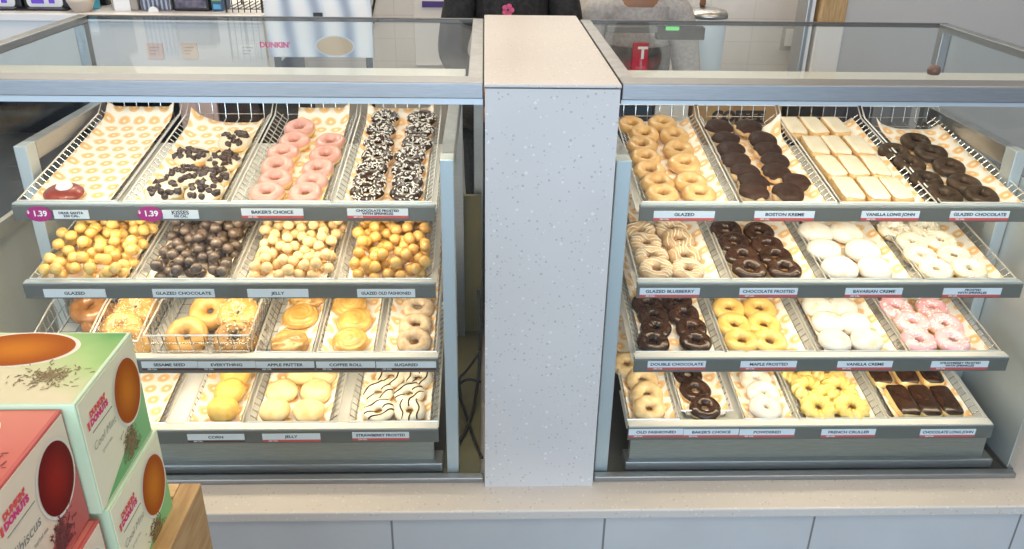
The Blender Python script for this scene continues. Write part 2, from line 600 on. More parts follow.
def case(side):
    x0, x1 = (XCL, XP0 - .004) if side == 'L' else (XP1 + .004, XCR)
    root = empty('display_case', (x0, YG, ZL))
    tag(root, 'glass display case to the left of the stone pillar' if side == 'L' else 'glass display case to the right of the stone pillar', 'display case')
    A = Matrix.Translation((-x0, -YG, -ZL))

    def put(mb, name, m, **k):
        for p in mb.v:
            p.x -= x0
            p.y -= YG
            p.z -= ZL
        return mb.build(name, m, root, **k)
    # front rail: flat top, tall face, lower flange
    zf = atY(250 if side == 'L' else 820, 97 if side == 'L' else 101.5, YG - .012).z
    put(MB().prism([(YG - .012, ZT - .002), (YG - .012, zf), (YG + .03, zf), (YG + .03, zf + .015), (YG + .048, zf + .015), (YG + .048, ZT - .002), (YG + .046, ZT), (YG - .010, ZT)], x0, x1), 'front_rail', MT['rail'], bevel=.002)
    put(MB().box((x0, YG - .004, zf - (.014 if side == 'L' else .010)), (x1, YG + .012, zf - .002)), 'glass_clamp', MT['post'])
    put(MB().box((x0 + .002, YG, ZL + .012), (x1 - .002, YG + .006, zf - .009)), 'front_glass', MT['glass'])
    put(MB().box((x0, YG - .008, ZL), (x1, YG + .014, ZL + .014)), 'bottom_channel', MT['rail'], bevel=.002)
    # top glass with its steel end frames
    put(MB().box((x0 + .03, YG + .05, ZT - .008), (x1 - .03, YB, ZT - .002)), 'top_glass', MT['glass_top'])
    put(MB().box((x0, YG + .048, ZT - .02), (x0 + .03, YB, ZT)), 'end_frame', MT['steel'], bevel=.002)
    put(MB().box((x1 - .03, YG + .048, ZT - .02), (x1, YB, ZT)), 'end_frame', MT['steel'], bevel=.002)
    put(MB().box((x0, YB, ZT - .012), (x1, YB + .012, ZT)), 'rear_edge', mat('dark_edge', (.12, .12, .12), .4, .5), bevel=.002)
    # lamp canopy right behind the rail
    put(MB().prism([(YG + .05, ZT - .045), (YG + .05, ZT - .035), (YG + .26, ZT - .030), (YG + .275, ZT - .042), (YG + .26, ZT - .050)], x0 + .04, x1 - .04), 'lamp_canopy', MT['shelf'])
    # corner posts
    for xx in (x0, x1 - .03):
        put(MB().box((xx, YB - .03, ZL), (xx + .03, YB, ZT - .02)), 'corner_post', MT['steel'], bevel=.002)
    # glass ends
    xe = x0 if side == 'L' else x1 - .006
    put(MB().box((xe, YG + .01, ZL + .012), (xe + .006, YB - .03, ZT - .02)), 'end_glass', MT['glass'])
    put(MB().box((xe - .004, YG + .014, ZL), (xe + .010, YB - .03, ZL + .014)), 'end_channel', MT['rail'])
    if side == 'R':
        put(MB().box((xe - .004, YG + .02, ZL + .015), (xe - .001, YB - .031, 1.0)), 'end_panel', MT['post'])
    # floor of the case
    put(MB().box((x0 + .012, YG + .014, ZL), (x1 - .012, YB - .03, ZL + .006)), 'case_floor', mat('case_floor_metal', (.10, .10, .095), .35, .4))
    if side == 'R':
        # controller bar with a green digital read-out along the rear edge
        a, b = atY(606, 30, YB - .02), atY(704, 30, YB - .02)
        bar = put(MB().box((a.x, YB - .035, atY(650, 33, YB - .035).z), (atY(655, 30, YB).x, YB - .001, ZT - .013)), 'rear_header', mat('grey_header', (.16, .165, .16), .45, .2), bevel=.002)
        ctl = put(MB().box((atY(655, 30, YB).x, YB - .035, atY(680, 40, YB - .035).z), (b.x, YB - .001, ZT - .013)), 'controller', mat('dark_controller', (.02, .022, .022), .5), bevel=.002)
        disp = MB()
        g0, g1 = atY(666, 26.5, YB - .036), atY(679, 30.5, YB - .036)
        disp.box((g0.x, YB - .0365, g1.z), (g1.x, YB - .035, g0.z))
        for p in disp.v:
            p.x -= x0; p.y -= YG; p.z -= ZL
        dd = disp.build('digital_display', mat('green_digits', (.05, .2, .05), .4, emit=(.15, .8, .2), estr=.8), ctl)
        kp = atZ(937, 78, ZT - .004)
        put(MB().lathe([(.002, 0), (.012, .002), (.014, .010), (.011, .018), (.003, .021)], 16, center=(kp.x, YG + .10, ZT - .002)), 'knob', mat('brown_knob', (.14, .08, .06), .35), smooth=True)
    # LED bar under the canopy
    put(MB().box((x0 + .06, YG + .07, ZT - .056), (x1 - .06, YG + .095, ZT - .048)), 'lamp_bar', MT['white'])
    LEDS.append(((x0 + x1) / 2, YG + .083, ZT - .058, abs(x1 - x0) - .14, R(-14)))
    return root, x0, x1


caseL, cxl0, cxl1 = case('L')
caseR, cxr0, cxr1 = case('R')


# ------------------------------------------------------------------ racks with four sloping shelves
def rack(side):
    S = [SH[(side, i)] for i in range(4)]
    ends = {'L': [(14, 435), (26, 435), (34, 438), (42, 438)], 'R': [(640, 1036), (637, 1020), (634, 1006), (628, 991)]}[side]
    xs = [(s.xf(a), s.xf(b)) for s, (a, b) in zip(S, ends)]
    x0 = sum(a for a, b in xs) / 4
    x1 = sum(b for a, b in xs) / 4
    root = empty('display_rack', (x0, S[3].y, ZL + .006))
    tag(root, 'four tier sloping metal display rack inside the %s glass case' % ('left' if side == 'L' else 'right'), 'display rack')
    O = Vector((x0, S[3].y, ZL + .006))

    def put(mb, name, m, parent=root, **k):
        for p in mb.v:
            p -= O
        return mb.build(name, m, parent, **k)
    for i, s in enumerate(S):
        lx0, lx1 = xs[i]
        sh = MB()
        M = s.M
        sh.box((x0, .0, -.007), (x1, .36 if i == 0 else TRAY_LEN + .005, -.0035), 0, M)
        sh.box((lx0, .0, -.0068), (lx1, 1.79 - s.y, -.0033), 0, M) if i else None
        shelf = put(sh, 'shelf', MT['shelf'])
        lp = MB()
        zt = s.z
        lp.prism([(s.y - .004, zt), (s.y - .012, zt - .004), (s.y - .012, zt - .040), (s.y - .007, zt - .040), (s.y - .007, zt - .010), (s.y + .001, zt - .006)], lx0 - .002, lx1 + .002)
        put(lp, 'shelf_lip', MT['lip'], shelf, bevel=.0015)
        # front stop wire strip
        put(MB().box((lx0, s.y - .010, zt - .0025), (lx1, s.y + (.006, .008, .014, .016)[i], zt + .001)), 'front_ledge', MT['shelf'] if i > 1 else MT['post'], shelf)
        if i < 3:
            put(MB().box((x0 + .03, s.y + .004, zt - .026), (x1 - .03, s.y + .024, zt - .014)), 'lamp_bar', MT['white'], shelf, bevel=.003)
            LEDS.append(((x0 + x1) / 2, s.y + .018, zt - .029, x1 - x0 - .08, R(-22)))
    # side uprights: front post, top rail, rear post
    ztop = atY(30, 153, 1.86).z
    outer = (-1.080, x1 + .014) if side == 'L' else (x0 - .014, 1.300)
    for sgn, xe in zip((-1, 1), outer):
        yq = 1.91 if (sgn < 0) == (side == 'L') else 1.80
        a, b = (xe - .03, xe) if sgn < 0 else (xe, xe + .03)
        if yq < 1.85:
            yq = 1.648
            a, b = (atY(443, 300, yq).x, atY(456, 300, yq).x) if side == 'L' else (atY(603, 300, yq).x, atY(621, 300, yq).x)
            if side == 'R':
                a = max(a, XP1 + .008)
        zt_ = ztop if yq > 1.85 else atY(450, 160, yq).z
        fr = put(MB().box((a, yq, ZL + .006), (b, yq + .045, zt_)), 'upright', MT['post'], bevel=.002)
        put(MB().box((a, yq + .046, zt_ - .045), (b, 2.36, zt_)), 'side_rail', MT['steel'], fr, bevel=.002)
        put(MB().box((a, 2.33, ZL + .006), (b, 2.36, zt_ - .046)), 'rear_post', MT['steel'], fr)
    # apron and base bar
    s = S[3]
    put(MB().box((x0 + .005, s.y + .012, s.z - .12), (x1 - .012, s.y + .03, s.z - .008)), 'apron', noisy('apron_metal', (.30, .32, .30), (.36, .38, .36), 20, .35, metal=.7, stretch=(1, 30, 30)))
    put(MB().box((max(x0 - .01, XP1 + .085 if side == 'R' else -9), s.y - .005, ZL + .008), (min(x1 + .01, 9 if side == 'R' else atY(441, 300, 1.648).x), s.y + .05, ZL + .034)), 'base_bar', MT['rail'], bevel=.003)
    return x0, x1


rxl = rack('L')
rxr = rack('R')
print('racks', rxl, rxr)

# ------------------------------------------------------------------ wire baskets and liners


def basket(side, i, u0, u1, label, name='wire_basket', hw=.025, flare=None, front=.0245, front_wires=0, start=0.0, group='wire baskets on the display racks', shrink=.003):
    s = SH[(side, i)]
    x0, x1 = s.xf(u0) + shrink, s.xf(u1) - shrink
    w = x1 - x0
    if flare is None:
        flare = .028 if w > .17 else .015
    root = empty(name, s.P((x0 + x1) / 2, start, 0), (TILT, 0, 0))
    tag(root, label, 'basket', group)
    L_ = TRAY_LEN - start
    rw = .00135
    b0, b1 = -w / 2 + flare, w / 2 - flare
    rim = MB()
    # rim: low at the front, high on the sides and back
    hb = max(hw, .045)
    rim.tube([(-w / 2, 0, front), (-w / 2, .12, hw), (-w / 2, L_ - .04, hw), (-w / 2, L_, hb), (w / 2, L_, hb), (w / 2, L_ - .04, hw), (w / 2, .12, hw), (w / 2, 0, front)], .0023, 6, closed=True)
    rim.build('rim', MT['rim'], root)
    side_mb = MB()
    n = int(L_ / .021)
    for sg, bb in ((-1, b0), (1, b1)):
        for k in range(1, n):
            y = k * L_ / n
            h = front + (hw - front) * min(1, y / .12)
            side_mb.tube([(bb, y, .001), (sg * w / 2, y + .004, h)], rw, 4)
        side_mb.tube([(bb, .004, .001), (bb, L_ - .012, .001)], rw, 4)
        side_mb.tube([(bb + sg * flare * .5, .02, .5 * hw), (bb + sg * flare * .5, L_ - .006, .5 * hw)], rw, 4)
    side_mb.build('side_wires', MT['wire'], root)
    bt = MB()
    nx = max(3, int((b1 - b0) / .03))
    for k in range(nx + 1):
        x = b0 + (b1 - b0) * k / nx
        bt.tube([(x, 0, front), (x, .006, .001), (x, L_ - .012, .001), (x, L_, hb)], rw, 4)
    for k in range(1, 14):
        y = k * L_ / 14
        bt.tube([(b0, y, -.001), (b1, y, -.001)], rw, 4)
    bt.tube([(b0, L_ - .006, hw * .5), (b1, L_ - .006, hw * .5)], rw, 4)
    bt.build('bottom_wires', MT['wire'], root)
    if front_wires:
        fm = MB()
        for k in range(front_wires + 1):
            h = .004 + (hw - .006) * k / front_wires
            fm.tube([(-w / 2 + flare * (1 - h / hw), 0, h), (w / 2 - flare * (1 - h / hw), 0, h)], rw * 1.1, 4)
        for k in range(1, 7):
            x = b0 + (b1 - b0) * k / 7
            fm.tube([(x, 0, .001), (x, 0, hw)], rw, 4)
        fm.build('front_wires', MT['wire'], root)
    return dict(s=s, x0=x0, x1=x1, w=w, flare=flare, root=root, start=start)


def liner(b, label, y0=.004, y1=None, up=.015, seed=0, curl=0.0, climb=0.0, left=0.0, right=0.0, group='printed paper liners'):
    """waxed sheet that lies in the basket, its edges climbing the wires"""
    s = b['s']
    y1 = y1 if y1 is not None else TRAY_LEN - b['start'] - .025
    w = b['w'] / 2 - b['flare'] - .003
    mb = MB()
    nx, ny = 16, 24
    rnd = random.Random(seed)
    sx = rnd.random() * 20
    vs = []
    for j in range(ny + 1):
        for i in range(nx + 1):
            a = -1 + 2 * i / nx
            x = a * (w + up * .35)
            if a < 0:
                x = a * (w - left)
            else:
                x = a * (w - right)
            y = y0 + (y1 - y0) * j / ny
            z = .0032
            e = max(0, abs(a) - .82) / .18
            lf = left if a < 0 else right
            if lf <= 0:
                z += e * e * up
                x += math.copysign(e * up * .75, a)
            z += .0012 * (noise.noise(Vector((x * 22 + sx, y * 16, seed))) + .4)
            if curl:
                c_ = max(0, (j / ny - .86) / .14) * max(0, a * math.copysign(1, curl))
                z += abs(curl) * c_ * c_
            if climb:
                z += climb * max(0, (j / ny - .9) / .1) ** 1.3
            vs.append((x, y, max(z, .0024)))
    fs = [(j * (nx + 1) + i, j * (nx + 1) + i + 1, (j + 1) * (nx + 1) + i + 1, (j + 1) * (nx + 1) + i) for j in range(ny) for i in range(nx)]
    mb.add(vs, fs)
    o = mb.build('paper_liner', MT['liner'], None, smooth=True)
    so = o.modifiers.new('thickness', 'SOLIDIFY')
    so.thickness = .0004
    o.rotation_mode = 'ZYX'
    o.location = s.P((b['x0'] + b['x1']) / 2, b['start'], 0)
    o.rotation_euler = (TILT, 0, 0)
    tag(o, label, 'paper liner', group)
    return o


# ------------------------------------------------------------------ price tags
def price_tag(side, i, u0, u1, lines, strip='red', badge=None, small=None, vo=5.5, ink='ink', big=None):
    s = SH[(side, i)]
    y = s.y - .0125
    v = VF[side][i] + vo
    p0, p1 = atY(u0, v, y), atY(u1, v, y)
    zt = (p0.z + p1.z) / 2
    w = p1.x - p0.x
    h = .0235 if strip else .021
    root = empty('price_tag', ((p0.x + p1.x) / 2, y, zt))
    title = ' '.join(lines)
    where = {'L': 'left', 'R': 'right'}[side]
    tier = ['top', 'second', 'third', 'bottom'][i]
    tag(root, f'price tag reading {title} on {tier} shelf of {where} case', 'price tag', 'price tags on the shelf lips')
    st = .0065 if strip else 0
    MB().box((-w / 2, -.0015, -h + st), (w / 2, 0, 0)).build('card', MT['card'] if side == 'R' else MT['card_w'], root)
    if strip:
        MB().box((-w / 2, -.0015, -h), (w / 2, 0, -h + st)).build('strip', MT['red'] if strip == 'red' else MT['brown_strip'], root)
        text('small_lettering', small or '260 CAL', .0062, MT['inkw'], root, (-w * .32, -.0019, -h + st / 2), bold=.0001)
    n = len(lines)
    size = .0105 if n == 1 else .0078
    longest = max(len(t) for t in lines)
    sx = min(1.25, (w * .9) / (longest * size * .62))
    zc = (-h + st) / 2
    for k, t in enumerate(lines):
        sz = size * (1.75 if big and k == 0 else 1)
        text('lettering', t, sz, MT[ink], root, (0, -.0019, zc + ((n - 1) / 2 - k) * size * (1.15 if big else .95)), bold=.0003, sx=min(sx, 1.2) if not big else 1.05)
    return root


def badge(side, i, u, v, txt, label):
    s = SH[(side, i)]
    y = s.y - .0145
    p = atY(u, v, y)
    root = empty('price_badge', p)
    tag(root, label, 'price badge', 'round price badges')
    mb = MB()
    n = 28
    rx, rz = .029, .0185
    vs = [(rx * math.cos(2 * PI * k / n), -.0012, rz * math.sin(2 * PI * k / n)) for k in range(n)] + [(rx * math.cos(2 * PI * k / n), 0, rz * math.sin(2 * PI * k / n)) for k in range(n)]
    mb.add(vs, [tuple(range(n)), tuple(range(2 * n - 1, n - 1, -1))] + [(k, k + n, (k + 1) % n + n, (k + 1) % n) for k in range(n)])
    mb.build('disc', MT['magenta'], root)
    text('lettering', '1.39', .019, MT['inkw'], root, (.003, -.0016, .001), bold=.0006)
    text('dollar_sign', '$', .010, MT['inkw'], root, (-.0225, -.0016, .005), bold=.0003)
    return root


badge('L', 0, 39, 214, '1.39', 'round magenta price badge reading $1.39 left of DEAR SANTA')
badge('L', 0, 150, 214, '1.39', 'round magenta price badge reading $1.39 left of KISSES')
price_tag('L', 0, 53, 88, ['DEAR SANTA', '250 CAL.'], None, vo=7)
price_tag('L', 0, 162, 198, ['KISSES', '350 CAL.'], None, vo=7, big=True)
price_tag('L', 0, 241, 303, ["BAKER'S CHOICE"])
price_tag('L', 0, 347, 408, ['CHOCOLATE FROSTED', 'WITH SPRINKLES'])
price_tag('L', 1, 43, 105, ['GLAZED'], None, vo=8)
price_tag('L', 1, 152, 214, ['GLAZED CHOCOLATE'], None, vo=8)
price_tag('L', 1, 247, 308, ['JELLY'], None, vo=8)
price_tag('L', 1, 357, 415, ['GLAZED OLD FASHIONED'], None, vo=8)
price_tag('L', 2, 141, 197, ['SESAME SEED'], 'brown', small='350 CAL')
price_tag('L', 2, 197.5, 255, ['EVERYTHING'], 'brown', small='350 CAL')
price_tag('L', 2, 255.5, 314, ['APPLE FRITTER'], 'brown', small='420 CAL')
price_tag('L', 2, 316, 375, ['COFFEE ROLL'], 'brown', small='390 CAL')
price_tag('L', 2, 376, 436, ['SUGARED'], 'brown', small='230 CAL')
price_tag('L', 3, 187, 244, ['CORN'], 'brown', small='460 CAL', vo=7)
price_tag('L', 3, 262, 320, ['JELLY'], vo=6.5)
price_tag('L', 3, 352, 409, ['STRAWBERRY FROSTED'], vo=5)
price_tag('R', 0, 654, 715, ['GLAZED'], vo=7)
price_tag('R', 0, 755, 815, ['BOSTON KREME'], vo=7)
price_tag('R', 0, 862, 920, ['VANILLA LONG JOHN'], vo=7)
price_tag('R', 0, 951, 1010, ['GLAZED CHOCOLATE'], vo=7)
price_tag('R', 1, 640, 700, ['GLAZED BLUEBERRY'], vo=7)
price_tag('R', 1, 740, 798, ['CHOCOLATE FROSTED'], vo=7)
price_tag('R', 1, 846, 903, ['BAVARIAN CREME'], vo=7)
price_tag('R', 1, 944, 1002, ['FROSTED', 'WITH SPRINKLES'], vo=7)
price_tag('R', 2, 648, 706, ['DOUBLE CHOCOLATE'], vo=6)
price_tag('R', 2, 741, 797, ['MAPLE FROSTED'], vo=6)
price_tag('R', 2, 838, 893, ['VANILLA CREME'], vo=6)
price_tag('R', 2, 932, 989, ['STRAWBERRY FROSTED', 'WITH SPRINKLES'], vo=6)
price_tag('R', 3, 629, 683.5, ['OLD FASHIONED'], vo=6)
price_tag('R', 3, 684, 739, ["BAKER'S CHOICE"], vo=6)
price_tag('R', 3, 740, 795, ['POWDERED'], vo=6)
price_tag('R', 3, 822, 876, ['FRENCH CRULLER'], vo=6)
price_tag('R', 3, 921, 976, ['CHOCOLATE LONG JOHN'], vo=6)

# ------------------------------------------------------------------ pastry meshes
def ring_pt(u, v, Rr, r, hz, seed, wob, off=0.0):
    a = Vector((math.cos(u), math.sin(u), seed * 3.1))
    w = 1 + wob * noise.noise(a * 1.3)
    w2 = 1 + wob * 1.2 * noise.noise(a * 2.1 + Vector((5, 1, 2)))
    rad = Rr * w + (r * w2 + off) * math.cos(v)
    s = math.sin(v)
    z = (hz * w2 + off) * (s if s > 0 else .8 * s)
    return Vector((rad * math.cos(u), rad * math.sin(u), z + hz * .78))


def ring_mesh(name, m, Rr=.0262, r=.0152, hz=.0145, seed=0, wob=.08, nu=28, nv=14, ridges=0, twist=0):
    mb = MB()
    vs = []
    for i in range(nu):
        u = 2 * PI * i / nu
        for j in range(nv):
            v = 2 * PI * j / nv
            off = 0
            if ridges:
                off = r * .20 * (abs(math.cos((ridges * u + twist * v) / 2)) * 2 - 1.1)
            vs.append(ring_pt(u, v, Rr, r, hz, seed, wob, off))
    fs = [(i * nv + j, ((i + 1) % nu) * nv + j, ((i + 1) % nu) * nv + (j + 1) % nv, i * nv + (j + 1) % nv) for i in range(nu) for j in range(nv)]
    mb.add(vs, fs)
    return mb.mesh(name, m, True)


def ring_icing(name, m, Rr=.0262, r=.0152, hz=.0145, seed=0, wob=.08, a0=8, wav=14, inner=190, nu=36, nv=10, off=.0011):
    mb = MB()
    vs = []
    for i in range(nu):
        u = 2 * PI * i / nu
        lo = R(a0 + wav * noise.noise(Vector((math.cos(u) * 2.2, math.sin(u) * 2.2, seed * 1.7 + 9))))
        for j in range(nv):
            v = lo + (R(inner) - lo) * j / (nv - 1)
            o = off if 0 < j < nv - 1 else off * .1
            vs.append(ring_pt(u, v, Rr, r, hz, seed, wob, o))
    fs = [(i * nv + j, ((i + 1) % nu) * nv + j, ((i + 1) % nu) * nv + j + 1, i * nv + j + 1) for i in range(nu) for j in range(nv - 1)]
    mb.add(vs, fs)
    return mb.mesh(name, m, True)


def bits_on_ring(name, m, n, Rr=.0262, r=.0152, hz=.0145, seed=0, wob=.08, L=.0045, W=.0013, lo=25, hi=165, flat=False):
    rnd = random.Random(seed + 77)
    mb = MB()
    for k in range(n):
        u = rnd.random() * 2 * PI
        v = R(lo + (hi - lo) * rnd.random())
        p = ring_pt(u, v, Rr, r, hz, seed, wob, .0014)
        nrm = (ring_pt(u, v, Rr, r, hz, seed, wob, .01) - p).normalized()
        q = nrm.to_track_quat('Z', 'Y').to_matrix().to_4x4()
        M = Matrix.Translation(p) @ q @ Matrix.Rotation(rnd.random() * 6.28, 4, 'Z')
        l, w = L * rnd.uniform(.6, 1.3) / 2, W * rnd.uniform(.7, 1.3) / 2
        if flat:
            mb.box((-l, -w, -.0004), (l, w, .0008), 0, M)
        else:
            mb.tube([M @ Vector((-l, 0, 0)), M @ Vector((-l * .8, 0, w * .3)), M @ Vector((l * .8, 0, w * .3)), M @ Vector((l, 0, 0))], [w * .5, w, w, w * .5], 5)
    return mb.mesh(name, m, False)


def drizzle_mesh(name, m, n=4, Rr=.0262, r=.0152, hz=.0145, seed=0, wob=.08, wd=.0016, ang=0.0):
    """stripes of icing that follow the top of a ring"""
    mb = MB()
    rnd = random.Random(seed + 5)
    Ro = Rr + r
    for k in range(n):
        c = -Ro * .78 + Ro * 1.56 * (k + .5) / n + rnd.uniform(-.002, .002)
        run = []
        for t in range(41):
            x = -Ro + 2 * Ro * t / 40
            y = c + .0035 * math.sin(t * .23 + k + seed)
            px, py = x * math.cos(ang) - y * math.sin(ang), x * math.sin(ang) + y * math.cos(ang)
            d = math.hypot(px, py)
            cosv = (d - Rr) / r
            if abs(cosv) < .93:
                z = hz * math.sqrt(1 - cosv * cosv) + hz * .78 + .0006
                run.append(Vector((px, py, z)))
            else:
                if len(run) > 2:
                    mb.tube(run, wd, 5)
                run = []
        if len(run) > 2:
            mb.tube(run, wd, 5)
    return mb.mesh(name, m, True)


def blob_pt(th, ph, rx, ry, rz, e, seed, amp, fr, ec=.8):
    """superellipsoid with noise; ph from -90 to 90"""
    def sp(x, p):
        return math.copysign(abs(x) ** p, x)
    c, s = math.cos(ph), math.sin(ph)
    p = Vector((rx * sp(math.cos(th), e) * sp(c, ec), ry * sp(math.sin(th), e) * sp(c, ec), rz * sp(s, .9 if ec > .6 else .6)))
    k = 1 + amp * noise.noise(Vector((p.x / rx * fr, p.y / ry * fr, p.z / rz * fr * .6 + seed * 2.7)))
    return Vector((p.x * k, p.y * k, p.z * k))


def blob_mesh(name, m, rx, ry, rz, e=1.0, seed=0, amp=.08, fr=1.3, n=26, k=14, lo=-90, hi=90, off=0.0, wav=0.0, fx=None, ec=.8):
    mb = MB()
    vs = []
    for i in range(k + 1):
        for j in range(n):
            th = 2 * PI * j / n
            l = lo
            if wav:
                l = lo + wav * noise.noise(Vector((math.cos(th) * 2, math.sin(th) * 2, seed * 3.3)))
            ph = R(l + (hi - l) * i / k)
            p = blob_pt(th, ph, rx + off, ry + off, rz + off, e, seed, amp, fr, ec)
            if p.z < 0:
                p.z *= .82
            if fx:
                p = fx(p)
            vs.append(p + Vector((0, 0, rz * .80)))
    fs = [(i * n + j, i * n + (j + 1) % n, (i + 1) * n + (j + 1) % n, (i + 1) * n + j) for i in range(k) for j in range(n)]
    mb.add(vs, fs)
    return mb.mesh(name, m, True)


def chip_mesh():
    return MB().lathe([(.0086, 0), (.0090, .002), (.0072, .005), (.0036, .009), (.0010, .0125)], 10).mesh('chocolate_chip', MT['chip'], True)


CHIP = chip_mesh()
V = {}   # kind -> variants: list of [(part, mesh, label)]
for sd in range(3):
    g = dict(seed=sd)
    V.setdefault('glazed', []).append([('dough', ring_mesh('dough', MT['gold_dough'], **g), None)])
    V.setdefault('pink', []).append([('dough', ring_mesh('dough', MT['yellow_dough'], **g), None), ('icing', ring_icing('icing', MT['pink_icing'], a0=22, **g), 'smooth pink icing')])
    V.setdefault('chocspr', []).append([('dough', ring_mesh('dough', MT['tan_dough'], **g), None), ('icing', ring_icing('icing', MT['choc_icing'], a0=26, **g), 'dark chocolate icing'), ('sprinkles', bits_on_ring('sprinkles', MT['sprinkle'], 85, L=.0066, W=.0026, lo=28, hi=165, flat=True, **g), 'white flaked sprinkles')])
    V.setdefault('chocring', []).append([('dough', ring_mesh('dough', MT['yellow_dough'], **g), None), ('icing', ring_icing('icing', MT['choc_icing'], a0=8, **g), 'glossy chocolate icing')])
    V.setdefault('maple', []).append([('dough', ring_mesh('dough', MT['gold_dough'], **g), None), ('icing', ring_icing('icing', MT['maple_icing'], a0=-5, **g), 'yellow maple icing')])
    V.setdefault('glchoc', []).append([('dough', ring_mesh('dough', MT['choc_dough'], hz=.0135, wob=.12, **g), None)])
    V.setdefault('dblchoc', []).append([('dough', ring_mesh('dough', MT['choc_dough'], wob=.12, r=.0165, Rr=.0255, **g), None), ('icing', ring_icing('icing', MT['choc_icing'], a0=10, r=.0165, Rr=.0255, wob=.12, **g), 'shiny chocolate icing')])
    V.setdefault('whitespr', []).append([('dough', ring_mesh('dough', MT['yellow_dough'], **g), None), ('icing', ring_icing('icing', MT['white_icing'], a0=16, **g), 'white icing'), ('sprinkles', bits_on_ring('sprinkles', MT['sprinkle_w'], 80, L=.0062, W=.0024, **g), 'white sprinkles')])
    V.setdefault('pinkspr', []).append([('dough', ring_mesh('dough', MT['yellow_dough'], **g), None), ('icing', ring_icing('icing', MT['pink2_icing'], a0=12, **g), 'pink icing'), ('sprinkles', bits_on_ring('sprinkles', MT['sprinkle'], 60, L=.0060, W=.0024, **g), 'white sprinkles')])
    V.setdefault('blueberry', []).append([('dough', ring_mesh('dough', MT['blue_dough'], wob=.12, **g), None), ('icing', drizzle_mesh('icing', MT['white_icing'], 6, wob=.12, ang=.5 + sd, **g), 'white icing stripes')])
    V.setdefault('zebra', []).append([('dough', ring_mesh('dough', MT['yellow_dough'], **g), None), ('icing', ring_icing('icing', MT['white_icing'], a0=2, **g), 'white icing'), ('drizzle', drizzle_mesh('drizzle', MT['choc_icing'], 3, wd=.0024, ang=-.4 + sd * .5, **g), 'dark chocolate drizzle')])
    V.setdefault('oldfash', []).append([('dough', ring_mesh('dough', MT['cake_dough'], wob=.12, r=.0165, Rr=.0255, **g), None)])
    V.setdefault('sugared', []).append([('dough', ring_mesh('dough', MT['sugar_dough'], wob=.12, **g), None)])
    V.setdefault('powring', []).append([('dough', ring_mesh('dough', MT['powder'], wob=.08, r=.0185, Rr=.0235, hz=.016, **g), None)])
    V.setdefault('cruller', []).append([('dough', ring_mesh('dough', MT['cruller'], Rr=.0275, r=.0165, hz=.0145, nu=90, nv=18, ridges=11, twist=2, wob=.05, **g), None)])
    V.setdefault('powder', []).append([('dough', blob_mesh('dough', MT['powder'], .044, .041, .0200, .95, amp=.07, **g), None)])
    V.setdefault('jelly', []).append([('dough', blob_mesh('dough', MT['jelly_dough'], .040, .037, .0185, .95, amp=.10, **g), None)])
    V.setdefault('boston', []).append([('dough', blob_mesh('dough', MT['tan_dough'], .040, .040, .0185, .95, amp=.09, **g), None), ('icing', blob_mesh('icing', MT['choc_matte'], .040, .040, .0185, .95, amp=.09, lo=20, wav=30, off=.0016, **g), 'dark chocolate icing')])
    V.setdefault('redboston', []).append([('dough', blob_mesh('dough', MT['tan_dough'], .043, .040, .0165, .95, amp=.07, **g), None), ('icing', blob_mesh('icing', MT['red_icing'], .043, .040, .0165, .95, amp=.07, lo=4, wav=16, off=.0012, **g), 'deep red icing')])
    V.setdefault('kisses', []).append([('dough', blob_mesh('dough', MT['yellow_dough'], .044, .038, .0185, .95, amp=.10, **g), None), ('icing', blob_mesh('icing', MT['white_icing'], .044, .038, .0185, .95, amp=.10, lo=8, wav=18, off=.0012, **g), 'white icing')])
    V.setdefault('vanjohn', []).append([('dough', blob_mesh('dough', MT['gold_dough'], .0270, .0575, .0165, .30, amp=.03, fr=1, n=48, ec=.4, **g), None), ('icing', blob_mesh('icing', MT['white_icing'], .0270, .0575, .0165, .30, amp=.03, fr=1, n=48, ec=.4, lo=38, wav=12, off=.0014, **g), 'cream white icing')])
    V.setdefault('chocjohn', []).append([('dough', blob_mesh('dough', MT['yellow_dough'], .0275, .0560, .0165, .36, amp=.04, fr=1, n=48, ec=.5, **g), None), ('icing', blob_mesh('icing', MT['choc_icing'], .0265, .0550, .0165, .36, amp=.04, fr=1, n=48, ec=.5, lo=22, wav=12, off=.0016, **g), 'glossy chocolate icing')])

    def groove(p):
        d = math.hypot(p.x, p.y)
        a = math.atan2(p.y, p.x)
        if p.z > 0:
            return Vector((p.x, p.y, p.z - .0028 * (.5 + .5 * math.cos(d / .0125 * 2 * PI - a)) * min(1, d / .008)))
        return p
    V.setdefault('roll', []).append([('dough', blob_mesh('dough', MT['roll'], .046, .043, .0170, .95, amp=.08, n=48, k=40, fx=groove, **g), None)])
    V.setdefault('fritter', []).append([('dough', blob_mesh('dough', MT['fritter'], .047, .042, .0190, .9, amp=.17, fr=3.4, n=44, k=26, **g), None)])
    V.setdefault('corn', []).append([('dough', blob_mesh('dough', MT['corn'], .039, .037, .0260, .95, amp=.07, fr=1.6, **g), None)])
    bg = dict(Rr=.030, r=.0225, hz=.0195, wob=.10, seed=sd)
    V.setdefault('bagel', []).append([('crust', ring_mesh('crust', MT['bagel'], **bg), None)])
    V.setdefault('sesame', []).append([('crust', ring_mesh('crust', MT['bagel'], **bg), None), ('seeds', bits_on_ring('seeds', MT['seed'], 240, L=.0036, W=.0018, lo=-30, hi=180, flat=True, **bg), 'pale sesame seeds')])
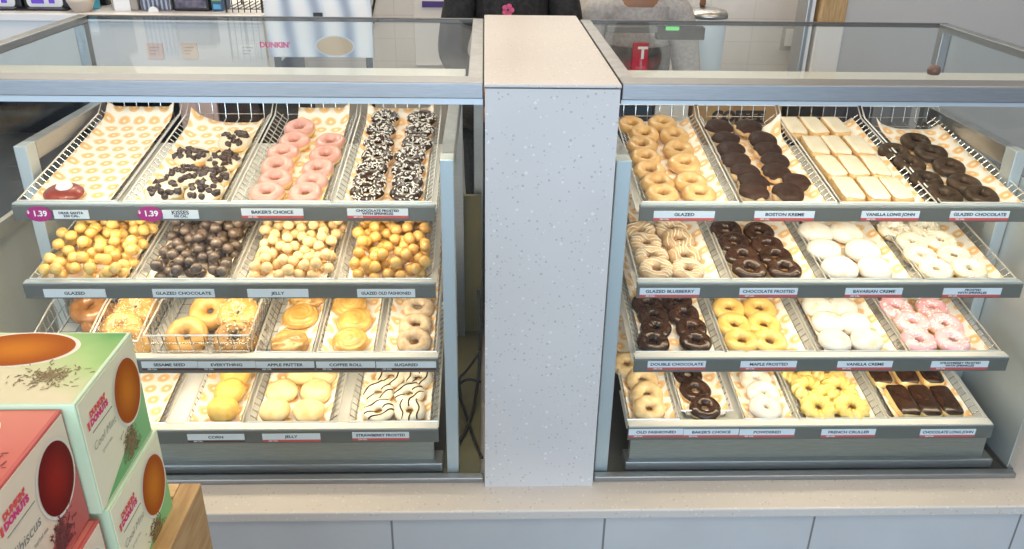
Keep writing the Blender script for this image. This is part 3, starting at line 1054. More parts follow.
    V.setdefault('everything', []).append([('crust', ring_mesh('crust', MT['bagel_mid'], **bg), None), ('seeds', bits_on_ring('seeds', MT['seed'], 130, L=.0038, W=.0020, lo=-30, hi=180, flat=True, **bg), 'pale sesame seeds'), ('poppy_seeds', bits_on_ring('poppy_seeds', MT['seed_mix'], 170, L=.0038, W=.0022, lo=-30, hi=180, flat=True, **dict(bg, seed=sd + 20)), 'dark seeds')])
    V.setdefault('darkbagel', []).append([('crust', ring_mesh('crust', MT['bagel_dark'], **bg), None)])

LOOSE = ('sprinkles', 'seeds', 'poppy_seeds')
NCH = 0


def pastry(kind, name, cat, s, x, t, lift, spin, lean, label, group, scale=1.0, var=None, roll=0.0):
    global NCH
    var = random.randrange(3) if var is None else var
    parts = V[kind][var]
    if len(parts) == 1:
        o = link(name, parts[0][1])
    else:
        o = link(name, None)
        o.empty_display_size = .02
        for pn, me, lb in parts:
            c = link(pn, me, o)
            if lb:
                c['label'] = lb
            if pn in LOOSE:
                c['kind'] = 'stuff'
    o.rotation_mode = 'XYZ'
    o.matrix_world = Matrix.Translation(s.P(x, t, lift)) @ Matrix.Rotation(TILT + lean, 4, 'X') @ Matrix.Rotation(roll, 4, 'Y') @ Matrix.Rotation(spin, 4, 'Z') @ Matrix.Scale(scale, 4)
    tag(o, label, cat, group)
    return o


def tray(side, i, kind, name, cat, what, where, cols, lean=0.0, rad=.041, hc=.024, spin=None, scale=1.0, base=.0042, colnames=('left', 'right'), extra=None):
    """cols: lists of pixel centres (any order) in the photo, one list per column of the tray"""
    s = SH[(side, i)]
    out = []
    for ci, col in enumerate(cols):
        pts = []
        for e in col:
            lf = base + rad * math.sin(lean) * .9
            x, t = s.hit(e[0], e[1], lf + hc)
            pts.append((max(t, rad * .93 + .004 if kind not in ('vanjohn', 'chocjohn') else .062), x, lf))
        pts.sort()
        need = {'vanjohn': .118, 'chocjohn': .118, 'jelly': .070, 'powder': .072, 'corn': .064, 'cruller': .068, 'zebra': .066, 'maple': .062, 'whitespr': .060, 'pinkspr': .062}.get(kind, .0535) * scale
        for q in range(1, len(pts)):
            if pts[q][0] - pts[q - 1][0] < need:
                pts[q] = (pts[q - 1][0] + need, pts[q][1], pts[q][2])
        for k, (t, x, lf) in enumerate(pts):
            cn = f'{colnames[ci]} column, ' if len(cols) > 1 else ''
            label = f'{what}, {cn}{ORD[k]}, above {where} tag'
            sp = random.random() * 6.28 if spin is None else spin + random.uniform(-.05, .05)
            o = pastry(kind, name, cat, s, x, t, lf, sp, lean + random.uniform(-.04, .04) * (1 if lean else .3), label, f'{what}s above {where} tag', scale * random.uniform(.98, 1.03))
            out.append(o)
    return out


# ================= left case, top shelf
b = basket('L', 0, 15, 117, 'wire basket above DEAR SANTA tag, nearly empty')
liner(b, 'printed liner paper in the nearly empty basket above DEAR SANTA tag', seed=1, y1=.512, climb=.03)
o = tray('L', 0, 'redboston', 'filled_donut', 'donut', 'red iced donut with a white cream dollop', 'DEAR SANTA', [[(62.5, 190)]])[0]
o['label'] = 'single red iced donut with white cream dollop above DEAR SANTA tag'
del o['group']
cr = MB().lathe([(.017, 0), (.0185, .004), (.015, .010), (.009, .0145), (.003, .0175), (.0005, .019)], 20).build('cream_dollop', MT['cream'], o, smooth=True)
cr.location = (-.004, -.004, .0275)
b = basket('L', 0, 122, 228, 'wire basket above KISSES tag holding chocolate chip donuts')
liner(b, 'printed liner paper under the chocolate chip donuts above KISSES tag', seed=2, y1=.475, curl=-.03)
ks = tray('L', 0, 'kisses', 'chip_topped_donut', 'donut', 'white iced donut with chocolate chips', 'KISSES', [[(192, 154), (184, 174), (163, 191)], [(235, 139), (224, 159), (213, 175), (203, 191)]], lean=.12, spin=.3)
for q, o in enumerate(ks):
    rnd = random.Random(q)
    sd = 0
    for c in range(22):
        a, d = rnd.random() * 6.28, rnd.random() ** .55 * .90
        x_, y_ = .042 * d * math.cos(a), .036 * d * math.sin(a)
        z_ = .0185 * (max(0, 1 - (x_ / .044) ** 2 - (y_ / .038) ** 2) ** .45) + .0185 * .8 + .0002
        ch = link('chocolate_chip', CHIP, o)
        ch.location = (x_, y_, z_ - .001)
        ch.rotation_euler = (rnd.uniform(-.9, .9), rnd.uniform(-.9, .9), 0)
b = basket('L', 0, 230, 331, "wire basket above left BAKER'S CHOICE tag holding pink donuts")
liner(b, 'printed liner paper under the pink frosted donuts', seed=3, y1=.512, climb=.03, left=.03)
tray('L', 0, 'pink', 'pink_frosted_donut', 'donut', 'plain pink frosted ring donut', "BAKER'S CHOICE", [[(299.5, 125), (293.8, 138.3), (283, 150), (277, 163), (275, 176.3), (265.8, 191)], [(330, 139), (325.7, 152), (317.7, 166), (311, 180), (304, 193.4)]], lean=.10)
b = basket('L', 0, 333, 433, 'wire basket above CHOCOLATE FROSTED WITH SPRINKLES tag')
liner(b, 'printed liner paper under the chocolate donuts with white sprinkles', seed=4, y1=.512, climb=.03)
tray('L', 0, 'chocspr', 'chocolate_sprinkle_donut', 'donut', 'chocolate donut with white sprinkles', 'WITH SPRINKLES', [[(385, 115), (381, 128), (378.5, 140.5), (377, 153.5), (371.7, 166.5), (369.4, 180), (365.5, 194)], [(422, 116), (419.5, 128.5), (417, 141.5), (410, 153.5), (408, 167), (407.5, 181), (406, 193.4)]], lean=.10)

# ================= right case, top shelf
b = basket('R', 0, 641, 740, 'wire basket above right GLAZED tag holding glazed ring donuts')
liner(b, 'printed liner paper under the glazed ring donuts', seed=5)
tray('R', 0, 'glazed', 'glazed_donut', 'donut', 'golden glazed ring donut', 'GLAZED', [[(632, 121.6), (644.6, 130.8), (642, 141.7), (645.8, 154), (650, 167), (659, 182.5), (664, 194.5)], [(663, 120), (674.7, 132.3), (679, 146), (684.5, 160), (691, 178.6), (701, 193)]], lean=.10)
b = basket('R', 0, 742, 838, 'wire basket above BOSTON KREME tag')
liner(b, 'printed liner paper with a raised back corner above BOSTON KREME tag', seed=6, y1=.415, curl=.05)
tray('R', 0, 'boston', 'chocolate_topped_donut', 'donut', 'round filled chocolate topped donut', 'BOSTON KREME', [[(718.5, 126), (725.8, 137), (731, 148), (735.6, 159), (745.8, 171.8), (756, 184), (756, 194.5)], [(748.8, 125.5), (762.4, 137.6), (768, 148), (775.4, 159.7), (778.8, 173.4), (799, 185.4), (790, 194)]], lean=.10, scale=.95)
b = basket('R', 0, 840, 938, 'wire basket above VANILLA LONG JOHN tag')
liner(b, 'printed liner paper under the white iced bars', seed=7)
tray('R', 0, 'vanjohn', 'vanilla_long_john', 'pastry bar', 'white iced pastry bar', 'VANILLA LONG JOHN', [[(794, 125), (817.8, 146.7), (832.6, 167), (849.6, 188.8)], [(814.4, 125), (838.3, 146.7), (855, 167), (874.7, 188.8)], [(836, 124.6), (860, 145.5), (877, 166), (897.5, 188.8)]], spin=0.0, hc=.026, colnames=('left', 'middle', 'right'))
b = basket('R', 0, 940, 1035, 'wire basket above right GLAZED CHOCOLATE tag')
liner(b, 'printed liner paper under the dark glazed donuts', seed=8, y1=.455, curl=-.02)
tray('R', 0, 'glchoc', 'glazed_chocolate_donut', 'donut', 'dark glazed chocolate ring donut', 'GLAZED CHOCOLATE', [[(895, 148), (911, 160), (927.5, 176.3), (945.7, 192)], [(917, 137.6), (932, 149), (950, 162.6), (965.7, 179.7), (986, 194.5)]], lean=.07)

# ================= left case, second shelf: donut holes


def pile(b, side, i, name, m, what, where, n, r=.0158, y1=.34, heap=.03, seed=0, ymin=0.003, xpad=0.0):
    s = b['s']
    rnd = random.Random(seed)
    w = b['w'] / 2 - b['flare'] * .30
    meshes = [blob_mesh('hole_dough', m, r, r * rnd.uniform(.93, 1), r * rnd.uniform(.92, .99), 1.0, seed=seed + q, amp=.10, fr=1.1, n=14, k=9) for q in range(4)]
    P = []
    for k in range(n):
        best = None
        for c in range(40):
            x, y = rnd.uniform(-w + r + xpad, w - r), rnd.uniform(ymin + r, y1)
            fl = r + .004
            for (a, bb, z) in P:
                d2 = (a - x) ** 2 + (bb - y) ** 2
                if d2 < 4 * r * r * .96:
                    fl = max(fl, z + math.sqrt(4 * r * r * .96 - d2))
            want = fl - min(1, y / .20) * heap
            if best is None or want < best[0]:
                best = (want, x, y, fl)
        P.append(best[1:])
    for k, (x, y, z) in enumerate(P):
        o = link(name, meshes[k % 4])
        o.rotation_euler = (rnd.random() * .8, rnd.random() * .8, rnd.random() * 6)
        o.location = s.P((b['x0'] + b['x1']) / 2 + x, b['start'] + y, z - r * .05)
        o.location.z -= r * .75
        tag(o, f'{what} in the heap in the basket above {where} tag', 'donut hole', f'{what}s above {where} tag')


b = basket('L', 1, 28, 132, 'wire basket above left GLAZED tag heaped with golden donut holes')
liner(b, 'liner paper under the golden glazed donut holes', seed=9, y1=.45)
pile(b, 'L', 1, 'glazed_donut_hole', MT['hole_glazed'], 'golden glazed donut hole', 'GLAZED', 135, r=.0145, seed=1, heap=.022)
b = basket('L', 1, 134, 233, 'wire basket heaped with chocolate donut holes')
liner(b, 'liner paper under the chocolate donut holes', seed=10, y1=.45)
pile(b, 'L', 1, 'chocolate_donut_hole', MT['hole_choc'], 'dark chocolate donut hole', 'GLAZED CHOCOLATE', 135, r=.0140, seed=2, heap=.02, xpad=.012)
b = basket('L', 1, 235, 335, 'wire basket heaped with pale jelly donut holes')
liner(b, 'liner paper under the pale jelly donut holes', seed=11, y1=.45)
pile(b, 'L', 1, 'jelly_donut_hole', MT['hole_jelly'], 'pale sugared jelly donut hole', 'JELLY', 145, r=.0138, seed=3, heap=.022, xpad=.008)
b = basket('L', 1, 337, 433, 'wire basket above GLAZED OLD FASHIONED tag')
liner(b, 'liner paper under the old fashioned donut holes', seed=12, y1=.45)
pile(b, 'L', 1, 'old_fashioned_donut_hole', MT['hole_old'], 'brown glazed donut hole', 'GLAZED OLD FASHIONED', 125, r=.0148, seed=4, heap=.02, xpad=.008)

# ================= right case, second shelf
b = basket('R', 1, 637, 731, 'wire basket above GLAZED BLUEBERRY tag')
liner(b, 'liner paper under the drizzled blueberry donuts', seed=13)
tray('R', 1, 'blueberry', 'blueberry_donut', 'donut', 'brown blueberry donut with white drizzle', 'GLAZED BLUEBERRY', [[(640.5, 228), (646, 240), (652, 254.6), (658, 270)], [(671, 225.5), (678.8, 236.4), (685.7, 252.8), (689.7, 270)]], lean=.10)
b = basket('R', 1, 732, 828, 'wire basket above right CHOCOLATE FROSTED tag')
liner(b, 'liner paper under the glossy chocolate frosted ring donuts', seed=14)
tray('R', 1, 'chocring', 'chocolate_frosted_donut', 'donut', 'chocolate frosted ring donut', 'CHOCOLATE FROSTED', [[(726.4, 227.3), (734.6, 240), (742.8, 253.7), (751, 268.3)], [(759, 229), (768, 242.8), (777.4, 256.4), (786.5, 269.7)]], lean=.10)
b = basket('R', 1, 830, 924, 'wire basket above BAVARIAN CREME tag')
liner(b, 'liner paper under the powdered donuts above BAVARIAN CREME tag', seed=15)
tray('R', 1, 'powder', 'powdered_filled_donut', 'donut', 'plump powdered donut', 'BAVARIAN CREME', [[(815.5, 230), (824.6, 247.3), (840, 266)], [(845.6, 230), (863.8, 249), (875.6, 267)]], lean=.08)
b = basket('R', 1, 925, 1018, 'wire basket above plain FROSTED WITH SPRINKLES tag')
liner(b, 'liner paper under the white frosted donuts with sprinkles', seed=16)
tray('R', 1, 'whitespr', 'white_sprinkle_donut', 'donut', 'white frosted donut with sprinkles', 'FROSTED WITH SPRINKLES', [[(894.6, 226.4), (912, 239), (921, 252.8), (939, 269)], [(925.6, 226.4), (940, 237.3), (954.7, 252.8), (973, 269)]], lean=.10)

# ================= left case, third shelf
def single(side, i, kind, name, cat, label, u, v, z=.0045, lean=0.0, spin=0.0, group=None, scale=1.0, roll=0.0, var=None, hc=.016):
    s = SH[(side, i)]
    x, t = s.hit(u, v, z + hc)
    return pastry(kind, name, cat, s, x, t, z, spin, lean, label, group, scale, var, roll)


b = basket('L', 2, 32, 90, 'empty narrow wire basket left of the dark bagels', hw=.075, flare=.008, front=.060)
b = basket('L', 2, 91, 141, 'narrow wire basket of dark and seeded bagels', hw=.075, flare=.008, front=.060)
gb = 'bagels on the third shelf'
single('L', 2, 'darkbagel', 'bagel', 'bagel', 'shiny dark brown bagel at back of narrow left basket', 92, 306, z=.03, lean=.3, group=gb)
single('L', 2, 'darkbagel', 'bagel', 'bagel', 'shiny dark brown bagel beside the sesame bagels', 103, 318, z=.012, lean=.35, group=gb)
single('L', 2, 'sesame', 'sesame_bagel', 'bagel', 'sesame bagel at back above SESAME SEED tag', 137, 307, z=.03, lean=.25, group=gb)
single('L', 2, 'sesame', 'sesame_bagel', 'bagel', 'sesame bagel in the middle of the narrow basket', 123, 327, z=.02, lean=.4, group=gb)
single('L', 2, 'sesame', 'sesame_bagel', 'bagel', 'sesame bagel at front beside the green tea carton', 131, 342, z=.006, lean=.7, group=gb)
b = basket('L', 2, 146, 253, 'deep wire basket with a barred front above EVERYTHING tag', hw=.078, flare=.010, front=.076, front_wires=3)
single('L', 2, 'bagel', 'bagel', 'bagel', 'smooth pale bagel at back left above EVERYTHING tag', 211, 309, z=.028, lean=.55, group=gb)
single('L', 2, 'sesame', 'sesame_bagel', 'bagel', 'seeded bagel at back right of the barred basket', 239, 312, z=.034, lean=.3, group=gb)
single('L', 2, 'everything', 'everything_bagel', 'bagel', 'dark seeded bagel at front right of the barred basket', 236, 336, z=.010, lean=.55, group=gb)
single('L', 2, 'bagel', 'bagel', 'bagel', 'smooth pale bagel at front left of the barred basket', 188, 334, z=.010, lean=.6, group=gb)
b = basket('L', 2, 253, 314, 'wire basket above APPLE FRITTER tag')
liner(b, 'liner paper under the apple fritters', seed=17, left=.012)
gf = 'apple fritters'
single('L', 2, 'roll', 'apple_fritter', 'fritter', 'round golden fritter in the middle above APPLE FRITTER tag', 300.5, 315, lean=.10, group=gf, var=1)
single('L', 2, 'fritter', 'apple_fritter', 'fritter', 'lumpy brown fritter at front above APPLE FRITTER tag', 290, 342, lean=.08, group=gf, var=0, scale=.95)
single('L', 2, 'fritter', 'apple_fritter', 'fritter', 'fritter farthest back above APPLE FRITTER tag', 309, 296, lean=.08, group=gf, var=2)
b = basket('L', 2, 315, 376, 'wire basket above COFFEE ROLL tag')
liner(b, 'liner paper under the coffee rolls', seed=18)
gr = 'coffee rolls'
for (u, v, k, w_) in ((350, 304, 0, 'farthest back'), (354, 320, 1, 'in the middle'), (350, 340, 2, 'at the front')):
    single('L', 2, 'roll', 'coffee_roll', 'coffee roll', f'glazed spiral coffee roll {w_} above COFFEE ROLL tag', u, v, lean=.12, spin=k, group=gr, var=k)
b = basket('L', 2, 380, 437, 'wire basket above SUGARED tag')
liner(b, 'liner paper under the pale sugared donuts', seed=19)
tray('L', 2, 'sugared', 'sugared_donut', 'donut', 'pale sugared ring donut', 'SUGARED', [[(418, 303), (415.4, 321), (413.8, 341)]], lean=.15)

# ================= right case, third shelf
b = basket('R', 2, 635, 726, 'wire basket above DOUBLE CHOCOLATE tag')
liner(b, 'liner paper under the double chocolate donuts', seed=20)
tray('R', 2, 'dblchoc', 'double_chocolate_donut', 'donut', 'shiny black double chocolate donut', 'DOUBLE CHOCOLATE', [[(647, 301), (653.7, 313.7), (656.5, 327.3), (654.6, 342)], [(677, 299), (683.8, 311), (692, 325.5), (697.4, 342)]], lean=.10, scale=.95)
b = basket('R', 2, 727, 818, 'wire basket above MAPLE FROSTED tag')
liner(b, 'liner paper under the yellow maple frosted donuts', seed=21)
tray('R', 2, 'maple', 'maple_frosted_donut', 'donut', 'yellow maple frosted ring donut', 'MAPLE FROSTED', [[(729, 305.5), (734.6, 322), (742.8, 339)], [(760, 305.5), (764.7, 322.8), (771, 340)]], lean=.10, scale=1.04)
b = basket('R', 2, 819, 910, 'wire basket above VANILLA CREME tag')
liner(b, 'liner paper under the powdered donuts above VANILLA CREME tag', seed=22)
tray('R', 2, 'powder', 'powdered_filled_donut', 'donut', 'plump powdered donut', 'VANILLA CREME', [[(819, 305.5), (828.3, 320), (836.5, 340)], [(843.8, 305.5), (857.4, 324.6), (869.3, 342)]], lean=.08, scale=.95)
b = basket('R', 2, 911, 1004, 'wire basket above STRAWBERRY FROSTED WITH SPRINKLES tag')
liner(b, 'liner paper under the pink donuts with white sprinkles', seed=23)
tray('R', 2, 'pinkspr', 'pink_sprinkle_donut', 'donut', 'pink donut with white sprinkles', 'STRAWBERRY FROSTED', [[(897, 306.4), (912, 320), (920, 339)], [(932.9, 305.5), (947.4, 324.6), (954.7, 340)]], lean=.08, scale=1.03)

# ================= left case, bottom shelf
b = basket('L', 3, 90, 165, 'wire basket with only liner paper behind the tea cartons', shrink=.002)
liner(b, 'bare printed liner paper behind the green tea carton', seed=24)
sx0, sx1 = SH[('L', 3)].xf(158), SH[('L', 3)].xf(183)
s = SH[('L', 3)]
dv = MB().box((sx0, .002, -.003), (sx1, TRAY_LEN, .0015), 0, s.M)
tag(dv.build('divider_strip', MT['white']), 'bare white strip between two baskets on the bottom shelf', 'divider')
b = basket('L', 3, 183, 242, 'wire basket above CORN tag')
liner(b, 'liner paper under the yellow corn muffins', seed=25)
tray('L', 3, 'corn', 'corn_muffin', 'muffin', 'yellow corn muffin top', 'CORN', [[(234, 377), (229, 392), (221, 412)]], lean=.15)
b = basket('L', 3, 245, 337, 'wire basket above lower JELLY tag holding pale round donuts')
liner(b, 'liner paper under the pale jelly donuts', seed=26)
tray('L', 3, 'jelly', 'jelly_donut', 'donut', 'pale round jelly donut', 'lower JELLY', [[(300, 378), (281, 392), (272.8, 413)], [(321, 376), (314.7, 393.7), (308, 412)]], lean=.08)
b = basket('L', 3, 346, 439, 'wire basket above left STRAWBERRY FROSTED tag holding drizzled white donuts')
liner(b, 'liner paper under the white donuts with chocolate drizzle', seed=27)
tray('L', 3, 'zebra', 'drizzled_donut', 'donut', 'white donut with chocolate drizzle', 'STRAWBERRY FROSTED', [[(390, 376.6), (378, 389), (378, 409.7)], [(418, 377), (409, 390.6), (409, 411)]], lean=.08, scale=.93)

# ================= right case, bottom shelf
b = basket('R', 3, 627, 681, 'wire basket above OLD FASHIONED tag on the bottom right shelf')
liner(b, 'liner paper under the plain old fashioned donuts', seed=28)
tray('R', 3, 'oldfash', 'old_fashioned_donut', 'donut', 'plain golden cake donut', 'OLD FASHIONED', [[(627, 361), (642.8, 376.4), (648, 393.7), (651, 411)]], lean=.10)
b = basket('R', 3, 683, 738, "wire basket above lower right BAKER'S CHOICE tag", start=.03)
liner(b, 'liner paper under the single row of chocolate frosted donuts', seed=29)
tray('R', 3, 'chocring', 'chocolate_frosted_donut', 'donut', 'chocolate frosted ring donut', "lower BAKER'S CHOICE", [[(688, 371), (695.6, 387.3), (705.6, 404.6)]], lean=.10, scale=.95)
b = basket('R', 3, 744, 800, 'wire basket above POWDERED tag')
liner(b, 'liner paper under the powdered ring donuts', seed=30)
tray('R', 3, 'powring', 'powdered_ring_donut', 'donut', 'white powdered ring donut', 'POWDERED', [[(756, 376.4), (765, 394), (769, 411)]], lean=.10)
b = basket('R', 3, 801, 889, 'wire basket above FRENCH CRULLER tag')
liner(b, 'liner paper under the french crullers', seed=31)
tray('R', 3, 'cruller', 'french_cruller', 'cruller', 'yellow twisted french cruller', 'FRENCH CRULLER', [[(798.7, 374.8), (811, 389), (821.6, 409)], [(829.8, 374), (842, 389), (855, 409)]], lean=.14)
b = basket('R', 3, 890, 988, 'wire basket above CHOCOLATE LONG JOHN tag')
liner(b, 'liner paper under the chocolate iced bars', seed=32)
tray('R', 3, 'chocjohn', 'chocolate_long_john', 'pastry bar', 'chocolate iced pastry bar', 'CHOCOLATE LONG JOHN', [[(882, 376), (905, 401)], [(908, 375), (927, 402)], [(933, 375), (949, 402)]], spin=.0, hc=.026, colnames=('left', 'middle', 'right'))

# ------------------------------------------------------------------ tea cartons on the wooden stand in the foreground
def atX(u, v, X):
    d = ray(u, v)
    return CAM + d * ((X - CAM.x) / d.x)


ZTEA = 1.20
A_, B_ = atZ(75, 405, ZTEA), atZ(131, 332, ZTEA)
TX = (A_.x + B_.x) / 2
TY0, TY1 = A_.y, B_.y
TH = ZTEA - atX(94, 514, TX).z
TH = .132
print('tea', A_, B_, TH, atX(94, 514, TX), atX(152, 437, TX))
TW = .175


def grad_mat(name, c1, c2, direction, lo, hi, c3=None):
    m = mat(name, c1, .5, spec=.25)
    N, L, b = nodes(m)
    tc = N.new('ShaderNodeTexCoord')
    dt = N.new('ShaderNodeVectorMath')
    dt.operation = 'DOT_PRODUCT'
    L.new(tc.outputs['Object'], dt.inputs[0])
    dt.inputs[1].default_value = direction
    nz = N.new('ShaderNodeTexNoise')
    nz.inputs['Scale'].default_value = 22
    L.new(tc.outputs['Object'], nz.inputs['Vector'])
    ad = N.new('ShaderNodeMath')
    ad.operation = 'MULTIPLY_ADD'
    ad.inputs[1].default_value = .05
    L.new(nz.outputs['Fac'], ad.inputs[0])
    L.new(dt.outputs['Value'], ad.inputs[2])
    mr = N.new('ShaderNodeMapRange')
    mr.inputs['From Min'].default_value = lo
    mr.inputs['From Max'].default_value = hi
    L.new(ad.outputs[0], mr.inputs['Value'])
    st = [(0, c1), (1, c2)] if c3 is None else [(0, c1), (.5, c3), (1, c2)]
    r = ramp(N, st)
    L.new(mr.outputs['Result'], r.inputs['Fac'])
    L.new(r.outputs['Color'], b.inputs['Base Color'])
    return m


def tea_mat(name, c_in, c_out):
    """drink printed as a picture: darker rim, lighter middle"""
    m = mat(name, c_in, .6, spec=.15)
    N, L, b = nodes(m)
    tc = N.new('ShaderNodeTexCoord')
    mp = N.new('ShaderNodeMapping')
    mp.inputs['Location'].default_value = (-.5, -.5, -.5)
    L.new(tc.outputs['Generated'], mp.inputs['Vector'])
    ln = N.new('ShaderNodeVectorMath')
    ln.operation = 'LENGTH'
    L.new(mp.outputs['Vector'], ln.inputs[0])
    r = ramp(N, [(.1, c_in), (.42, c_out)])
    L.new(ln.outputs['Value'], r.inputs['Fac'])
    L.new(r.outputs['Color'], b.inputs['Base Color'])
    return m


MT['mint_box'] = mat('mint_carton_board', (.60, .78, .56), .4, coat=.1)
MT['mint_side'] = grad_mat('mint_side_print', (.88, .86, .66), (.84, .86, .62), (0, 1, 0), 0, .14)
MT['mint_top'] = grad_mat('mint_top_print', (.76, .70, .48), (.05, .34, .08), (.75, 1, 0), .02, .165, (.42, .64, .24))
MT['mint_wedge'] = grad_mat('mint_wedge_print', (.12, .46, .14), (.28, .60, .26), (0, 1, 1), 0, .2)
MT['red_box'] = mat('hibiscus_carton_board', (.55, .10, .09), .4, coat=.1)
MT['red_side'] = grad_mat('hibiscus_side_print', (.86, .76, .60), (.56, .10, .09), (0, .6, -1), .0, .10, (.84, .62, .48))
MT['red_top'] = grad_mat('hibiscus_top_print', (.72, .26, .20), (.55, .09, .08), (.4, -1, 0), -.14, .06)
MT['red_wedge'] = grad_mat('hibiscus_wedge_print', (.48, .05, .05), (.60, .16, .14), (0, 1, 1), 0, .2)
MT['tea_brown'] = tea_mat('printed_green_tea', (.60, .20, .014), (.40, .095, .005))
MT['tea_red'] = tea_mat('printed_hibiscus_tea', (.32, .015, .008), (.17, .006, .005))
MT['cup_rim'] = mat('printed_cup_rim', (.84, .80, .70), .35)
MT['leaf'] = noisy('printed_leaves', (.16, .10, .04), (.30, .24, .10), 300, .5)
MT['leaf_red'] = noisy('printed_petals', (.28, .03, .03), (.08, .03, .03), 300, .5)


def ellipse_x(mb, cy, cz, ry, rz, tilt=0.0, x=.0, n=40):
    vs = []
    for k in range(n):
        a = 2 * PI * k / n
        p, q = ry * math.cos(a), rz * math.sin(a)
        vs.append((x, cy + p * math.cos(tilt) - q * math.sin(tilt), cz + p * math.sin(tilt) + q * math.cos(tilt)))
    return mb.add(vs, [tuple(range(n))])


def carton(kind, x1, y0, z0, label, top_art=True):
    """tea carton: right side face at x1, front at y0, base at z0"""
    D, H = TY1 - TY0, TH
    mint = kind == 'mint'
    root = MB().box((-TW, 0, 0), (-.0004, D, H)).build('tea_carton', MT['mint_box' if mint else 'red_box'], None, bevel=.0012)
    root.location = (x1, y0, z0)
    tag(root, label, 'tea carton', 'stacked tea cartons')
    MB().box((-.0005, .003, .003), (.0001, D - .003, H - .003)).build('side_print', MT['mint_side' if mint else 'red_side'], root)
    MB().box((-TW + .003, .003, H - .0002), (-.004, D - .003, H + .0002)).build('top_print', MT['mint_top' if mint else 'red_top'], root)
    # coloured corner of the side
    mb = MB().add([(.0004, .012, .004), (.0004, D - .003, .004), (.0004, D - .003, H * .52), (.0004, D * .55, H * .22)], [(0, 1, 2, 3)])
    mb.build('corner_print', MT['mint_wedge' if mint else 'red_wedge'], root)
    # cup seen from above
    cy, cz = D * .73, H * .615
    cup = ellipse_x(MB(), cy, cz, D * .245, H * .300, .0, .0008).build('cup_print', MT['cup_rim'], root)
    ellipse_x(MB(), cy, cz, D * .222, H * .276, 0, .0012).build('tea_print', MT['tea_brown' if mint else 'tea_red'], cup)
    # loose leaves
    rnd = random.Random(int(abs(x1 * 1000)) + int(z0 * 100))
    mb = MB()
    for k in range(420):
        a, d = rnd.random() * 6.28, abs(rnd.gauss(0, .5))
        y, z = D * .62 + D * .15 * d * math.cos(a), H * .18 + H * .19 * d * math.sin(a)
        if not (.01 < z < H * .36) or not (.01 < y < D - .006):
            continue
        q, l, w = rnd.random() * 6.28, rnd.uniform(.0015, .0038), rnd.uniform(.0004, .0009)
        c_, s_ = math.cos(q), math.sin(q)
        xx = .0008 + .0004 * rnd.random()
        mb.add([(xx, y - l * c_ - w * s_, z - l * s_ + w * c_), (xx, y - l * c_ + w * s_, z - l * s_ - w * c_), (xx, y + l * c_ + w * s_, z + l * s_ - w * c_), (xx, y + l * c_ - w * s_, z + l * s_ + w * c_)], [(0, 1, 2, 3)])
    mb.build('leaves_print', MT['leaf' if mint else 'leaf_red'], root)['kind'] = 'stuff'
    rt = (R(90), 0, R(90))
    text('wordmark', "DUNKIN'", .0086, MT['orange_ink'], root, (.0006, D * .27, H * .80), rt, bold=.0007)
    text('wordmark', "DONUTS", .0095, MT['pink_ink'], root, (.0006, D * .27, H * .735), rt, bold=.0007)
    MB().box((.0002, D * .13, H * .655), (.0006, D * .46, H * .662)).build('rule_line', MT['grey_ink'], root)
    # little cup mark left of the wordmark
    MB().add([(.0006, D * .085, H * .70), (.0006, D * .11, H * .70), (.0006, D * .115, H * .77), (.0006, D * .08, H * .77)], [(0, 1, 2, 3)]).build('cup_mark', MT['orange_ink'], root)
    if mint:
        text('lettering', 'Cool Mint', .0125, MT['pale_ink'], root, (.0006, D * .28, H * .54), rt, shear=.2)
        text('small_lettering', 'green tea', .006, MT['pale_ink'], root, (.0006, D * .28, H * .44), rt)
    else:
        text('lettering', 'Hibiscus', .0155, MT['grey_ink'], root, (.0006, D * .27, H * .50), rt, shear=.2)
        text('lettering', 'Kiss', .0155, MT['grey_ink'], root, (.0006, D * .20, H * .38), rt, shear=.2)
        text('small_lettering', 'herbal tea', .006, MT['grey_ink'], root, (.0006, D * .42, H * .38), rt)
    # the same cup printed on the top
    if top_art:
        mb = MB()
        cx, cyy = -TW * .54 - .008, D * .735
        n = 40
        ax, ay, tl = .062, .0355, .04
        for (sc, zz, nm, mm) in ((1, H + .0004, 'cup_print', 'cup_rim'), (.92, H + .0008, 'tea_print', 'tea_brown' if mint else 'tea_red')):
            e = MB().add([(cx + sc * (ax * math.cos(2 * PI * k / n) * math.cos(tl) - ay * math.sin(2 * PI * k / n) * math.sin(tl)), cyy + sc * (ax * math.cos(2 * PI * k / n) * math.sin(tl) + ay * math.sin(2 * PI * k / n) * math.cos(tl)), zz) for k in range(n)], [tuple(range(n))])
            prev = e.build(nm, MT[mm], root if nm == 'cup_print' else prev)
        mb = MB()
        for k in range(240):
            a, d = rnd.random() * 6.28, abs(rnd.gauss(0, .55))
            x, y = -TW * .27 + .034 * d * math.cos(a), D * .36 + .022 * d * math.sin(a)
            q, l, w = rnd.random() * 6.28, rnd.uniform(.0012, .0034), rnd.uniform(.0004, .0008)
            c_, s_ = math.cos(q), math.sin(q)
            if x > -.006 or y < .004:
                continue
            zz = H + .0006 + .0003 * rnd.random()
            mb.add([(x - l * c_ - w * s_, y - l * s_ + w * c_, zz), (x - l * c_ + w * s_, y - l * s_ - w * c_, zz), (x + l * c_ + w * s_, y + l * s_ - w * c_, zz), (x + l * c_ - w * s_, y + l * s_ + w * c_, zz)], [(0, 1, 2, 3)])
        mb.build('leaves_print', MT['leaf' if mint else 'leaf_red'], root)['kind'] = 'stuff'
    return root


